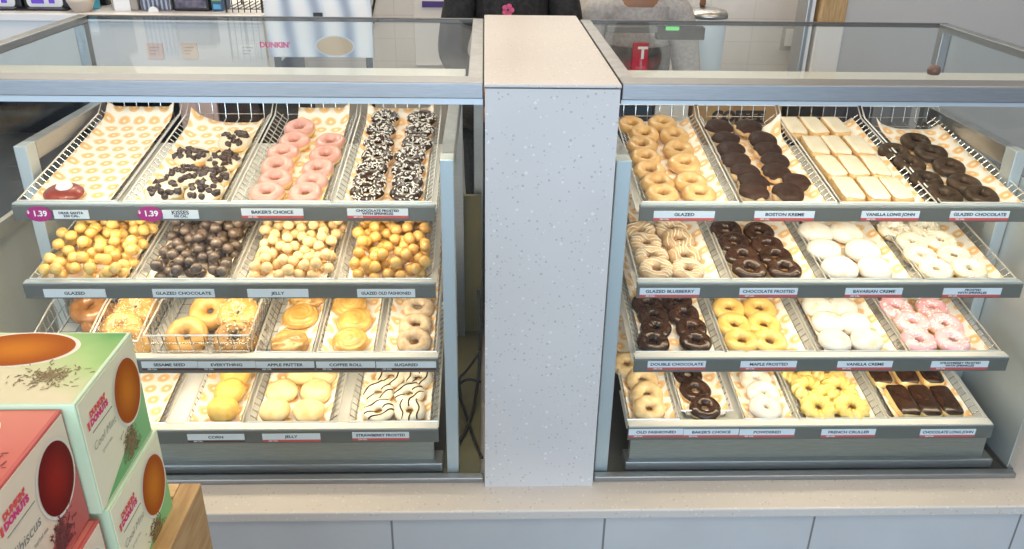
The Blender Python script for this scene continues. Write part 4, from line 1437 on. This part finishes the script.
carton('mint', TX, TY0, ZTEA - TH, 'green Cool Mint tea carton on top of the stack')
carton('mint', TX + .003, TY0 + .006, ZTEA - 2 * TH - .0008, 'green Cool Mint tea carton beneath the topmost green one', False)
rc = atX(61, 410, TX - .012)
carton('red', TX - .012, TY0 - .001 - (TY1 - TY0), ZTEA - TH - .004, 'red Hibiscus Kiss tea carton on top, in front of the green one')
carton('red', TX - .004, TY0 - .001 - (TY1 - TY0), ZTEA - 2 * TH - .0048, 'red Hibiscus Kiss tea carton beneath the topmost red one', False)

# wooden stand
wood = noisy('oak_board', (.62, .40, .17), (.78, .56, .29), 14, .5, stretch=(1, 9, 9), detail=8, bump=.1)
wood_shaded = noisy('oak_board_shaded', (.40, .24, .09), (.54, .35, .16), 14, .55, stretch=(9, 1.2, 9), detail=8, bump=.1)  # same oak, darker: the shade on the side faces is put into the colour
zst = ZTEA - 2 * TH - .006
pc = atY(201, 483, TY1 + .045)
zcr = pc.z
xo = pc.x
xi = xo - .026
st = empty('tea_display_stand', (xo, TY1 + .045, 0))
tag(st, 'light oak display stand holding the stacked tea cartons', 'display stand')
O = Vector((xo, TY1 + .045, 0))


def sput(mb, name, m, **k):
    for p in mb.v:
        p -= O
    return mb.build(name, m, st, **k)


yfr = TY0 - .20
sput(MB().box((xi, yfr, 0), (xo, TY1 + .045, zcr)), 'side_board', wood_shaded, bevel=.0015)
sput(MB().box((-.80, TY1 + .020, 0), (xi - .0005, TY1 + .045, zcr)), 'back_board', wood, bevel=.0015)
sput(MB().box((-.80, yfr, zst - .018), (xi - .0005, TY1 + .0195, zst)), 'shelf_board', wood, bevel=.0015)
sput(MB().box((-.826, yfr, 0), (-.8005, TY1 + .045, zcr)), 'side_board', wood_shaded, bevel=.0015)

# ------------------------------------------------------------------ behind the cases
def bbox_px(u0, u1, vt, Y, z0, depth, inset=0.0):
    a, b = atY(u0, vt, Y), atY(u1, vt, Y)
    return (a.x, Y, z0), (b.x, Y + depth, (a.z + b.z) / 2)


# long white back counter on the left with dark open shelf under it
a, b = atY(-140, 14, 2.95), atY(262, 15, 2.95)
bc = empty('back_counter', (a.x, 2.95, 0))
tag(bc, 'long white back counter behind the left display case', 'counter')
CTZ = b.z


def bput(mb, name, m, parent=None, **k):
    o_ = (parent or bc)
    base = Vector((a.x, 2.95, 0))
    for p in mb.v:
        p -= base
    return mb.build(name, m, o_, **k)


bput(MB().box((a.x, 2.93, CTZ - .025), (b.x, 3.60, CTZ)), 'worktop', MT['white'], bevel=.003)
bput(MB().box((a.x, 2.95, 1.02), (b.x, 3.58, CTZ - .026)), 'drawer_front', mat('pale_grey_panel', (.78, .79, .79), .5))
for xx in (a.x, (a.x + b.x) / 2, b.x - .03):
    bput(MB().box((xx, 2.96, 0), (xx + .03, 3.56, 1.019)), 'side_panel', MT['dark'])
bput(MB().box((a.x + .03, 3.50, 0), (b.x - .031, 3.55, 1.018)), 'back_panel', MT['dark'])
bput(MB().box((a.x + .031, 2.97, .60), (b.x - .031, 3.49, .62)), 'lower_shelf', MT['dark'])
for (u0, u1, tint, w_) in ((146, 165, (.82, .62, .55), 'pink'), (181, 199, (.84, .70, .58), 'peach'), (239, 258, (.85, .85, .84), 'white')):
    p0, p1 = atY(u0, 43, 2.949), atY(u1, 59, 2.949)
    st_ = MB().box((p0.x, 2.946, p1.z), (p1.x, 2.9495, p0.z)).build('notice_label', mat(w_ + '_label', tint, .5))
    tag(st_, f'small square {w_} paper label stuck on the white back counter', 'label')
    lm = MB()
    for k in range(3):
        zz = p0.z - (p0.z - p1.z) * (.3 + .2 * k)
        lm.box((p0.x + .01, 2.9452, zz), (p1.x - .012 - .008 * k, 2.946, zz + .004))
    lm.build('printed_lines', mat(w_ + '_print', tuple(c * .75 for c in tint), .5), st_)


def on_counter(name, u0, u1, vt, Y, depth, label, cat, m, bevel=.006, z0=None):
    z0 = CTZ if z0 is None else z0
    p0, p1 = atY(u0, 6, Y), atY(u1, 6, Y)
    zt = z0 + vt
    root = empty(name, ((p0.x + p1.x) / 2, Y, z0))
    tag(root, label, cat)
    w = (p1.x - p0.x) / 2
    MB().box((-w, 0, 0), (w, depth, vt)).build('body', m, root, bevel=bevel)
    return root, w, vt


# black coffee machines with lit purple screens
scr = mat('purple_screen', (.10, .04, .35), .3, emit=(.2, .1, .8), estr=.35)
for (u0, u1, lab, nm) in ((-60, 22, 'black coffee machine at the far left edge', 'coffee_machine'), (24, 74, 'black coffee machine with an oval purple screen', 'coffee_machine')):
    r_, w, h = on_counter(nm, u0, u1, .42, 3.05, .35, lab, 'coffee machine', MT['black'])
    n = 28
    pts = [(.062 * math.copysign(abs(math.cos(2 * PI * k / n)) ** .6, math.cos(2 * PI * k / n)), .026 * math.copysign(abs(math.sin(2 * PI * k / n)) ** .6, math.sin(2 * PI * k / n))) for k in range(n)]
    mb = MB().add([(x, -.004, z) for x, z in pts] + [(x, .001, z) for x, z in pts], [tuple(range(n)), tuple(range(2 * n - 1, n - 1, -1))] + [(k, (k + 1) % n, (k + 1) % n + n, k + n) for k in range(n)])
    pl_ = mb.build('control_plate', MT['white'], r_)
    pl_.location = (-.01 if u0 > 0 else .06, 0, .026)
    MB().box((-.045, -.007, -.009), (-.002, -.004, .009)).build('screen', scr, pl_, bevel=.003)
    MB().box((.015, -.007, -.008), (.035, -.004, .008)).build('screen', scr, pl_, bevel=.003)
    MB().box((-w * .6, -.03, .10), (w * .6, 0, .16)).build('brew_head', MT['steel'], r_, bevel=.004)
    MB().box((-w, -.06, .0), (w, 0, .006)).build('drip_tray', MT['black'], r_, bevel=.002)

r_, w, h = on_counter('coffee_grinder', 77, 108, .34, 3.14, .2, 'black coffee grinder behind the squat beige cup', 'coffee grinder', MT['black'])
MB().lathe([(.05, 0), (.10, .16), (.10, .17), (.02, .175)], 20, center=(0, .1, .341)).build('bean_hopper', MT['black'], r_, smooth=True)
# cup with a domed lid, bottle, dispensers
def lathe_thing(name, u, Y, z0, prof, label, cat, m, parts=()):
    p = atY(u, 8, Y)
    o_ = MB().lathe(prof, 28).build(name, m, None, smooth=True)
    o_.location = (p.x, Y, z0)
    tag(o_, label, cat)
    for (nm, pr, mm) in parts:
        MB().lathe(pr, 24).build(nm, mm, o_, smooth=True)
    return o_


lathe_thing('paper_cup', 82, 2.99, CTZ, [(.030, 0), (.042, .03), (.045, .034), (.045, .040), (.036, .048), (.012, .054), (.001, .055)], 'squat beige lidded cup on the back counter', 'cup', mat('beige_lid', (.60, .52, .45), .5))
lathe_thing('blue_bottle', 91, 3.06, CTZ, [(.030, 0), (.032, .01), (.032, .13), (.014, .17), (.012, .19)], 'light blue spray bottle beside the beige cup', 'bottle', mat('blue_liquid', (.10, .50, .72), .3), [('cap', [(.014, .19), (.014, .22), (.001, .222)], MT['white'])])
r_, w, h = on_counter('label_printer', 111, 138, .16, 3.02, .2, 'grey machine with a white label at its foot', 'machine', mat('warm_grey_plastic', (.34, .31, .28), .5))
MB().box((-w * .75, -.003, .0), (w * .45, 0, .036)).build('white_label', MT['white'], r_)
r_, w, h = on_counter('cup_dispenser', 140, 171, .30, 3.02, .2, 'silver blue cup dispenser with vertical ribs', 'dispenser', mat('silver_blue', (.38, .40, .46), .35, .4))
mb = MB()
for k in range(7):
    x = -w * .85 + 2 * w * .85 * k / 6
    mb.box((x - .003, -.004, .004), (x + .003, 0, .28))
mb.build('ribs', mat('dark_rib', (.10, .10, .14), .4), r_)
MB().lathe([(.001, .02), (.018, .021), (.018, .026), (.001, .027)], 16).build('badge', MT['white'], r_).rotation_euler = (R(90), 0, 0)
r_, w, h = on_counter('display_monitor', 173, 209, .26, 3.02, .08, 'dark order screen standing on the white back counter', 'monitor', MT['black'])
MB().box((-w * .85, -.002, .012), (w * .85, 0, .24)).build('screen', noisy('order_screen', (.03, .02, .06), (.20, .17, .22), 30, .3), r_)
r_, w, h = on_counter('snack_box', 211, 223, .14, 3.02, .1, 'narrow carton with green and blue bands', 'carton', mat('blue_carton', (.05, .10, .20), .5))
MB().box((-w * .8, -.002, .035), (w * .8, 0, .07)).build('green_band', mat('green_band', (.20, .42, .12), .5), r_)
MB().box((-w * .6, -.0025, .008), (w * .6, 0, .024)).build('blue_band', mat('blue_band', (.10, .38, .62), .5), r_)
# black wire rack
p0, p1 = atY(226, 6, 3.0), atY(262, 6, 3.0)
wr = empty('wire_rack', ((p0.x + p1.x) / 2, 3.0, CTZ))
tag(wr, 'black wire rack standing left of the iced coffee board', 'wire rack')
w = (p1.x - p0.x) / 2
fm = MB()
for yy in (0, .2):
    fm.tube([(-w, yy, 0), (-w, yy, .3), (w, yy, .3), (w, yy, 0)], .004, 6)
fm.build('frame', MT['black'], wr)
gm = MB()
for k in range(7):
    x = -w + 2 * w * k / 6
    gm.tube([(x, 0, 0), (x, 0, .3)], .002, 4)
    gm.tube([(x, 0, .012), (x, .2, .012)], .002, 4)
for k in range(7):
    gm.tube([(-w, 0, .012 + .045 * k), (w, 0, .012 + .045 * k)], .002, 4)
gm.build('grid', MT['black'], wr)

# printed iced coffee board behind the left case
YAD = 2.78
p0, p1 = atY(264, 10, YAD), atY(374, 58, YAD)
ad = empty('coffee_board', ((p0.x + p1.x) / 2, YAD, 0))
tag(ad, 'tall pale printed board with an iced coffee picture behind left case', 'advert board')
w = (p1.x - p0.x) / 2
zb = p1.z
m = mat('drape_print', (.6, .65, .7), .35)
N, L, bs = nodes(m)
tc = N.new('ShaderNodeTexCoord')
wv = N.new('ShaderNodeTexWave')
wv.inputs['Scale'].default_value = 3.2
wv.inputs['Distortion'].default_value = 5
wv.inputs['Detail'].default_value = 1
wv.inputs['Detail Scale'].default_value = .8
L.new(tc.outputs['Object'], wv.inputs['Vector'])
rp = ramp(N, [(0, (.34, .40, .52)), (.35, (.62, .70, .78)), (.7, (.80, .84, .88)), (1, (.86, .88, .90))])
L.new(wv.outputs['Fac'], rp.inputs['Fac'])
L.new(rp.outputs['Color'], bs.inputs['Base Color'])
MB().box((-w, 0, zb), (w, .02, 1.62)).build('board', m, ad, bevel=.002)
cm = MB()
c0 = atY(335, 46, YAD)
cx_, cz_ = c0.x - ad.location.x, c0.z
ry_, rz_ = (atY(355, 46, YAD).x - atY(315, 46, YAD).x) / 2, (atY(335, 34, YAD).z - atY(335, 55, YAD).z) / 2
n = 36
prev = ad
for sc, nm, cc in ((1.0, 'cup_print', (.62, .66, .72)), (.90, 'drink_print', (.56, .42, .24))):
    prev = MB().add([(cx_ + sc * ry_ * math.cos(2 * PI * k / n), -.001 if sc == 1 else -.002, cz_ + sc * rz_ * math.sin(2 * PI * k / n)) for k in range(n)], [tuple(range(n))]).build(nm, mat(nm + '_ink', cc, .4), prev)
pw_ = atY(275, 45, YAD)
text('wordmark', "DUNKIN'", .024, MT['pink_ink'], ad, (pw_.x - ad.location.x, -.0015, pw_.z), bold=.001)
em = atY(318, 14.5, YAD)
MB().box((em.x - ad.location.x - .015, -.003, em.z - .006), (em.x - ad.location.x + .015, -.0005, em.z + .006)).build('dark_clip', MT['black'], ad)
for sx_ in (-w + .01, w - .03):
    MB().box((sx_, .021, 0), (sx_ + .02, .04, 1.5)).build('support_leg', MT['dark'], ad)

# white panel with a purple strip on the back wall, and the black cord beside it
p0, p1 = atY(414, 8, 3.70), atY(462, 8, 3.70)
wp = empty('wall_cabinet', ((p0.x + p1.x) / 2, 3.70, .9))
tag(wp, 'white wall cabinet with a purple strip on its face', 'cabinet')
w = (p1.x - p0.x) / 2
MB().box((-w, -.02, 0), (w, .075, .75)).build('body', MT['white'], wp, bevel=.004)
q0, q1 = atY(422, 4, 3.68), atY(453, 7.5, 3.68)
MB().box((q0.x - wp.location.x, -.023, q1.z - .9), (q1.x - wp.location.x, -.02, q0.z - .9 + .012)).build('purple_strip', mat('purple_strip', (.07, .04, .25), .4), wp)
p0 = atY(376, -10, 3.76)
p1 = atY(371, 16, 3.76)
cd = MB().tube([(p0.x, 3.765, p0.z + .3), (p0.x, 3.765, p0.z), (p0.x - .012, 3.765, (p0.z + p1.z) / 2), (p1.x, 3.765, p1.z), (p1.x, 3.765, p1.z - .03)], [.005, .005, .005, .006, .016], 8).build('hanging_cord', MT['black'], None, smooth=True)
tag(cd, 'black cord hanging on the white tiled back wall', 'cord')

# things on a low shelf right behind both cases, seen above the basket backs
LOWZ = .80
ls = empty('low_shelf', (0, 2.50, 0))
tag(ls, 'dark low shelf running behind both display cases', 'shelf')
MB().box((-1.3, 0, LOWZ - .03), (-.28, .17, LOWZ)).build('shelf_board', MT['dark'], ls)
MB().box((XP1 + .05, 0, LOWZ - .03), (1.75, .17, LOWZ)).build('shelf_board', MT['dark'], ls)
for xx in (-1.3, -.31, XP1 + .05, 1.72):
    MB().box((xx, .01, 0), (xx + .03, .16, LOWZ - .031)).build('leg_panel', MT['dark'], ls)


def low_box(name, u0, u1, vt, label, cat, m, depth=.13, Y=2.52):
    p0, p1 = atY(u0, vt, Y), atY(u1, vt, Y)
    root = empty(name, ((p0.x + p1.x) / 2, Y, LOWZ))
    tag(root, label, cat)
    w = (p1.x - p0.x) / 2
    h = p0.z - LOWZ
    MB().box((-w, 0, 0), (w, depth, h)).build('box_body', m, root, bevel=.003)
    MB().box((-w * .1, -.001, h * .02), (w * .1, depth + .001, h + .001)).build('tape_strip', mat('tape', tuple(c * .8 for c in m.node_tree.nodes['Principled BSDF'].inputs['Base Color'].default_value[:3]), .4), root)
    return root, w, h


r_, w, h = low_box('coffee_carton', 694, 784, 96, 'brown cardboard carton printed COFFEE behind the Boston Kreme tray', 'carton', MT['card_brown'])
tp = atY(738, 117, 2.52)
text('lettering', 'COFFEE', .048, MT['ink'], r_, (tp.x - r_.location.x, -.002, tp.z - LOWZ), bold=.003)
low_box('blue_crate', 618, 654, 96, 'dark blue box behind the glazed ring donuts', 'box', mat('dark_blue', (.02, .05, .10), .5))
low_box('white_carton', 656, 690, 97, 'white carton beside the printed coffee carton', 'carton', mat('white_carton', (.66, .66, .68), .6))
low_box('dark_box', 790, 815, 97, 'dark box behind the white iced bars', 'box', MT['black'])
low_box('dark_box', 826, 872, 99, 'wide dark grey box behind the white iced bars', 'box', mat('charcoal_box', (.05, .05, .07), .5))
low_box('grey_box', 876, 915, 98, 'grey box behind the dark chocolate donuts', 'box', mat('slate_box', (.20, .21, .24), .5))
low_box('dark_box', 218, 258, 99, 'black box behind the chocolate chip donuts', 'box', mat('plum_black_box', (.02, .012, .018), .5))
low_box('dark_box', 262, 306, 99, 'black box behind the plain pink donuts', 'box', MT['black'])
low_box('pink_carton', 178, 216, 99, 'pale pink carton left of the two black boxes', 'carton', mat('pale_pink', (.62, .48, .52), .6))

# right back: pale drinks pail with a steel lid on its own stand
YP = 3.05
pl0, pl1 = atY(692, 20, YP), atY(732, 20, YP)
zpt = pl0.z
rr = (pl1.x - pl0.x) / 2
pail = empty('drinks_pail', ((pl0.x + pl1.x) / 2, YP + rr, zpt - .34))
tag(pail, 'pale blue drinks pail with steel lid behind the right case', 'pail')
MB().lathe([(rr * .88, 0), (rr * .92, .01), (rr, .30), (rr * 1.02, .34)], 32).build('pail_body', mat('pale_blue_plastic', (.60, .72, .80), .35), pail, smooth=True)
MB().lathe([(rr * 1.03, .341), (rr * 1.03, .352), (rr * .9, .366), (rr * .4, .376), (.001, .378)], 32).build('steel_lid', MT['steel'], pail, smooth=True)
kb = MB().lathe([(.009, 0), (.012, .01), (.010, .03), (.014, .04), (.001, .05)], 14).build('lid_knob', mat('brown_wood_knob', (.22, .11, .05), .5), pail, smooth=True)
kb.location = (-rr * .3, 0, .377)
sd_ = empty('side_table', (pail.location.x, YP + rr, 0))
tag(sd_, 'white side table under the pale drinks pail', 'table')
MB().box((-.10, -.14, zpt - .37), (.42, .2, zpt - .3405)).build('table_top', MT['white'], sd_, bevel=.004)
for xx in (-.09, .37):
    for yy in (-.13, .15):
        MB().box((xx, yy, 0), (xx + .04, yy + .04, zpt - .371)).build('leg', MT['steel'], sd_)
# white notice plate on the back wall
p0, p1 = atY(783, 25, 3.775), atY(800, 50, 3.775)
npl = MB().box((p0.x, 3.765, p1.z), (p1.x, 3.78, p0.z)).build('wall_plate', mat('grey_plate', (.45, .44, .43), .5), None, bevel=.003)
tag(npl, 'small white framed plate on the wall near the metal corner strip', 'wall plate')
MB().box((p0.x + .015, 3.762, p1.z + .02), (p1.x - .012, 3.766, p0.z - .015)).build('card', MT['white'], npl)

# cables hanging in the gap beside the left rack, and a khaki rear panel
gx0, gx1 = rxl[1] + .06, XP0 - .012
rp_ = MB().box((rxl[1] - .02, 2.36, ZL + .007), (gx1, 2.375, .78)).build('rear_panel', noisy('khaki_panel', (.20, .17, .07), (.26, .22, .10), 4, .5), None)
tag(rp_, 'khaki rear panel low in the gap beside the pillar', 'panel')


def cable(pix, Y0, Y1, r, label):
    pts = []
    for k, (u, v) in enumerate(pix):
        Y = Y0 + (Y1 - Y0) * k / (len(pix) - 1)
        p = atY(u, v, Y)
        if p.z < ZL + .014:
            p = atZ(u, v, ZL + .014)
        pts.append(p)
    # smooth
    for _ in range(2):
        q = [pts[0]]
        for p_, n_ in zip(pts, pts[1:]):
            q += [p_ * .75 + n_ * .25, p_ * .25 + n_ * .75]
        pts = q + [pts[-1]]
    o_ = MB().tube(pts, r, 6).build('power_cable', MT['black'], None, smooth=True)
    tag(o_, label, 'cable', 'power cables in the gap')


gf_ = MB().box((rxl[1] + .012, YG + .016, ZL + .0062), (gx1, 2.359, ZL + .0085)).build('gap_floor', noisy('khaki_floor', (.17, .15, .07), (.23, .20, .10), 4, .5), None)
tag(gf_, 'khaki floor plate in the gap between left rack and pillar', 'panel')
cable([(479, 290), (481, 350), (476, 400), (468, 428), (458, 444), (448, 462)], 2.05, 1.9, .005, 'black cable falling along the pillar side of the gap')
cable([(480, 352), (466, 372), (458, 378), (462, 402), (456, 388), (466, 378), (481, 382)], 1.98, 1.98, .004, 'black cable looping midway up the gap')
cable([(458, 392), (468, 420), (476, 445), (482, 458)], 1.95, 1.9, .004, 'black cable slanting down toward the pillar foot')

# counter seen through the left glass end
p_ = atX(0, 217, -1.55)
print('side counter', p_)
sc_ = empty('side_counter', (-1.50, 1.2, 0))
tag(sc_, 'pale grey counter with beige edge left of the left case', 'counter')
MB().box((-.9, 0, 0), (.2, 1.7, .765)).build('counter_body', mat('pale_counter', (.85, .85, .83), .5), sc_)
MB().box((.205, -.02, .770), (.222, 1.715, .812)).build('edge_band', MT['stone_b'], sc_)
MB().box((-.92, -.02, .766), (.204, 1.715, .81)).build('counter_top', mat('dark_counter_top', (.04, .045, .05), .4), sc_, bevel=.004)

# ------------------------------------------------------------------ staff behind the cases
def skinned(name, pts, edges, m, parent=None, root_i=0, sub=2):
    me = bpy.data.meshes.new(name)
    me.from_pydata([p[0] for p in pts], edges, [])
    me.materials.append(m)
    o_ = link(name, me, parent)
    o_.modifiers.new('skin', 'SKIN').use_smooth_shade = True
    lay = me.skin_vertices[0].data if me.skin_vertices else None
    if lay is None:
        bm = bmesh.new()
        bm.from_mesh(me)
        bm.verts.layers.skin.verify()
        bm.to_mesh(me)
        bm.free()
        lay = me.skin_vertices[0].data
    for k, p in enumerate(pts):
        r_ = p[1]
        lay[k].radius = r_ if isinstance(r_, tuple) else (r_, r_)
        lay[k].use_root = (k == root_i)
    ss = o_.modifiers.new('smooth', 'SUBSURF')
    ss.levels = ss.render_levels = sub
    return o_


def person(x, y, H, rot, label, top_m, pants_m, hair_m, head_turn=0.0, skin_m=None, clasp=False):
    k = H / 1.70
    P_, E_ = [], []

    def V_(px, py, pz, r, par=None):
        P_.append(((px * k, py * k, pz * k), (r * k if not isinstance(r, tuple) else (r[0] * k, r[1] * k))))
        if par is not None:
            E_.append((par, len(P_) - 1))
        return len(P_) - 1
    pel = V_(0, 0, .92, .115)
    wa = V_(0, 0, 1.06, .092, pel)
    ch = V_(0, 0, 1.24, .100, wa)
    up = V_(0, .01, 1.37, .062, ch)
    nk = V_(0, .005, 1.44, .050, up)
    nk2 = V_(0, -.005, 1.49, .050, nk)
    ct, s_t = math.cos(head_turn), math.sin(head_turn)

    def hd(px, py):
        return px * ct - py * s_t, px * s_t + py * ct
    jx, jy = hd(0, -.035)
    jw = V_(jx, jy, 1.545, .076, nk2)
    fx, fy = hd(0, -.012)
    fc = V_(fx, fy, 1.605, .096, jw)
    cx, cy = hd(0, .008)
    cr_ = V_(cx, cy, 1.665, .086, fc)
    hands = []
    for sg in (-1, 1):
        sh = V_(sg * .165, .01, 1.37, .056, up)
        el = V_(sg * .215, -.02, 1.11, .042, sh)
        hx_ = .065 if clasp else .165
        wr_ = V_(sg * (hx_ + .01), -.22, 1.02, .027, el)
        pm = V_(sg * hx_, -.285, 1.005, (.034, .018), wr_)
        for f, (dx, ln) in enumerate(((-.028, .058), (-.010, .070), (.009, .066), (.026, .052))):
            a_ = V_(sg * hx_ + dx, -.325, 1.0, .0095, pm)
            b_ = V_(sg * hx_ + dx * 1.1, -.325 - ln * .5, .990, .0088, a_)
            V_(sg * hx_ + dx * 1.1, -.325 - ln * .85, .968, .0078, b_)
        t_ = V_(sg * hx_ - sg * .036, -.275, .998, .010, pm)
        V_(sg * hx_ - sg * .052, -.31, .985, .009, t_)
        hp = V_(sg * .088, 0, .86, .088, pel)
        kn = V_(sg * .095, -.01, .48, .058, hp)
        an = V_(sg * .095, .02, .09, .040, kn)
        V_(sg * .10, -.13, .035, (.040, .030), an)
    root = skinned('person', P_, E_, skin_m or MT['skin'])
    root.location = (x, y, 0)
    root.rotation_euler = (0, 0, rot)
    tag(root, label, 'person')
    # top
    T, TE = [], []

    def W_(px, py, pz, r, par=None):
        T.append(((px * k, py * k, pz * k), r * k))
        if par is not None:
            TE.append((par, len(T) - 1))
        return len(T) - 1
    c = W_(0, 0, 1.24, .142)
    w_ = W_(0, 0, 1.06, .130, c)
    W_(0, 0, .90, .135, w_)
    u_ = W_(0, .01, 1.385, .092, c)
    W_(0, .006, 1.42, .074, u_)
    for sg in (-1, 1):
        s1 = W_(sg * .165, .01, 1.372, .072, u_)
        e1 = W_(sg * .218, -.02, 1.11, .058, s1)
        W_(sg * (.078 if clasp else .178), -.21, 1.022, .042, e1)
    skinned('top', T, TE, top_m, root)['label'] = 'long sleeved top'
    T, TE = [], []
    c = W_(0, 0, .93, .130)
    for sg in (-1, 1):
        h_ = W_(sg * .09, 0, .84, .102, c)
        k_ = W_(sg * .095, -.01, .48, .075, h_)
        W_(sg * .095, .02, .10, .062, k_)
    skinned('trousers', T, TE, pants_m, root)
    # hair and eyes
    hm = blob_mesh('hair', hair_m, .088 * k, .098 * k, .085 * k, 1.0, seed=3, amp=.08, lo=-35)
    hr = link('hair', hm, root)
    hx, hy = hd(0, .028)
    hr.location = (hx * k, hy * k, (1.655 - .07) * k)
    for sg in (-1, 1):
        ex, ey = hd(sg * .034, -.0885)
        e_ = link('eye', blob_mesh('eye', MT['ink'], .010 * k, .006 * k, .008 * k, n=10, k=6), root)
        e_.location = (ex * k, ey * k, 1.607 * k)
        ax_, ay_ = hd(sg * .083, .005)
        e_ = link('ear', blob_mesh('ear', skin_m or MT['skin'], .012 * k, .020 * k, .030 * k, n=10, k=6), root)
        e_.location = (ax_ * k, ay_ * k, 1.565 * k)
    ns_ = link('nose', blob_mesh('nose', skin_m or MT['skin'], .014 * k, .016 * k, .024 * k, n=12, k=8), root)
    n0, n1 = hd(0, -.094)
    ns_.location = (n0 * k, n1 * k, 1.572 * k)
    mx_, my_ = hd(0, -.085)
    e_ = link('mouth', blob_mesh('mouth', mat('lips', (.22, .08, .07), .5), .024 * k, .012 * k, .007 * k, n=12, k=6), root)
    e_.location = (mx_ * k, my_ * k, 1.540 * k)
    e_.rotation_euler = (0, 0, head_turn)
    return root, k, hd


pp = atY(638, 8, 3.02)
p1_, k1, hd1 = person(pp.x, 3.02, 1.54, 0.0, 'person in a grey sweatshirt and red cap standing behind the right case', MT['sweat'], MT['blackcloth'], MT['hair'], -.9)
cap = link('cap', blob_mesh('cap', MT['redcloth'], .094, .10, .075, 1.0, seed=1, amp=.02, lo=5), p1_)
hx, hy = hd1(0, .01)
cap.location = (hx * k1, hy * k1, 1.60 * k1 - .03)
bx, by = hd1(0, -.13)
br = MB().lathe([(.001, 0), (.055, .0), (.058, .003), (.055, .006), (.001, .008)], 20).build('cap_brim', MT['redcloth'], cap, smooth=True)
br.location = (bx * k1 - cap.location.x, by * k1 - cap.location.y, .072)
text('cap_lettering', 'T', .05, MT['inkw'], cap, (.0, -.105, .085), bold=.002)
ap = MB()
for q in range(13):
    a_ = -1.25 + 2.5 * q / 12
    for zz in (.70, 1.13):
        ap.v.append(Vector((.125 * math.sin(a_), -.140 * math.cos(a_) - .003, zz)))
        ap.v.append(Vector((.128 * math.sin(a_), -.144 * math.cos(a_) - .003, zz)))
for q in range(12):
    i_ = q * 4
    ap.f += [(i_ + 1, i_ + 5, i_ + 7, i_ + 3), (i_, i_ + 2, i_ + 6, i_ + 4), (i_ + 3, i_ + 7, i_ + 6, i_ + 2), (i_, i_ + 4, i_ + 5, i_ + 1)]
    ap.mi += [0] * 4
ap.build('apron', noisy('charcoal_cloth', (.05, .055, .06), (.09, .095, .10), 40, .8), p1_, smooth=True)
tie = MB().box((-.035, -.156, .90), (.02, -.148, 1.15)).build('red_panel', MT['redcloth'], p1_, bevel=.003)
text('red_panel_lettering', 'T', .055, MT['inkw'], tie, (.0, -.1575, 1.115), bold=.002)

pp = atY(512, 8, 2.95)
p2_, k2, hd2 = person(pp.x, 2.95, 1.66, 0.0, 'person in black clothes standing behind the stone pillar', MT['blackcloth'], MT['blackcloth'], MT['hair'], .4, clasp=True)
fl = MB()
for q in range(5):
    an = q * 2 * PI / 5
    n = 10
    fl.add([(.012 * math.cos(an) + .009 * math.cos(2 * PI * j / n), 0, .012 * math.sin(an) + .009 * math.sin(2 * PI * j / n)) for j in range(n)], [tuple(range(n))])
em = fl.build('flower_emblem', mat('pink_emblem', (.70, .10, .25), .5), p2_)
ez = atY(508, 10, 2.795)
em.location = (ez.x - p2_.location.x, 2.795 - p2_.location.y, ez.z)

# ------------------------------------------------------------------ light
def area(name, loc, size, power, color, rot=(0, 0, 0), spread=180):
    ld = bpy.data.lights.new(name, 'AREA')
    ld.shape = 'RECTANGLE'
    ld.size, ld.size_y = size
    ld.energy = power
    ld.color = color
    ld.spread = R(spread)
    o_ = bpy.data.objects.new(name, ld)
    COL.objects.link(o_)
    o_.location = loc
    o_.rotation_euler = rot
    return o_


for k, (x, y, z, w, tilt) in enumerate(LEDS):
    top = z > 1.1
    kx = 1.0 if x < 0 else .74
    area('case_lamp', (x, y, z - .002), (w, .02), 2.8 if top else 1.8 * kx, (1.0, .83, .58), (R(22), 0, 0))
area('shop_window_daylight', (-.8, -3.4, 1.7), (5.8, 2.4), 205, (.66, .82, 1.0), (R(90), 0, 0))
for x in (-1.6, 0.1, 1.8):
    area('ceiling_lamp', (x, 1.6, ZC - .03), (1.2, .6), 10, (1.0, .70, .42))
    area('ceiling_lamp', (x, 3.38, ZC - .03), (1.2, .3), 20, (1.0, .87, .68))
    area('ceiling_lamp', (x, -.6, ZC - .03), (1.2, .6), 9, (1.0, .86, .68))

wld = bpy.data.worlds.new('world')
C.world = wld
wld.use_nodes = True
bg_ = wld.node_tree.nodes['Background']
bg_.inputs['Color'].default_value = (.75, .85, 1, 1)
bg_.inputs['Strength'].default_value = .3

C.view_settings.view_transform = 'Standard'
C.view_settings.look = 'None'
C.view_settings.gamma = 1
C.view_settings.exposure = 0.10
C.view_settings.use_curve_mapping = False
C.cycles.use_denoising = True
C.cycles.max_bounces = 10
C.cycles.transparent_max_bounces = 16
C.cycles.caustics_reflective = False
C.cycles.caustics_refractive = False

# lettering becomes plain mesh
bpy.context.view_layer.update()
dg_ = bpy.context.evaluated_depsgraph_get()
for o_ in [k for k in COL.objects if k.type == 'FONT']:
    me = bpy.data.meshes.new_from_object(o_.evaluated_get(dg_))
    n_ = o_.name
    o_.name = 'old'
    q_ = bpy.data.objects.new(n_, me)
    COL.objects.link(q_)
    q_.parent = o_.parent
    q_.location, q_.rotation_euler, q_.scale = o_.location, o_.rotation_euler, o_.scale
    bpy.data.objects.remove(o_)
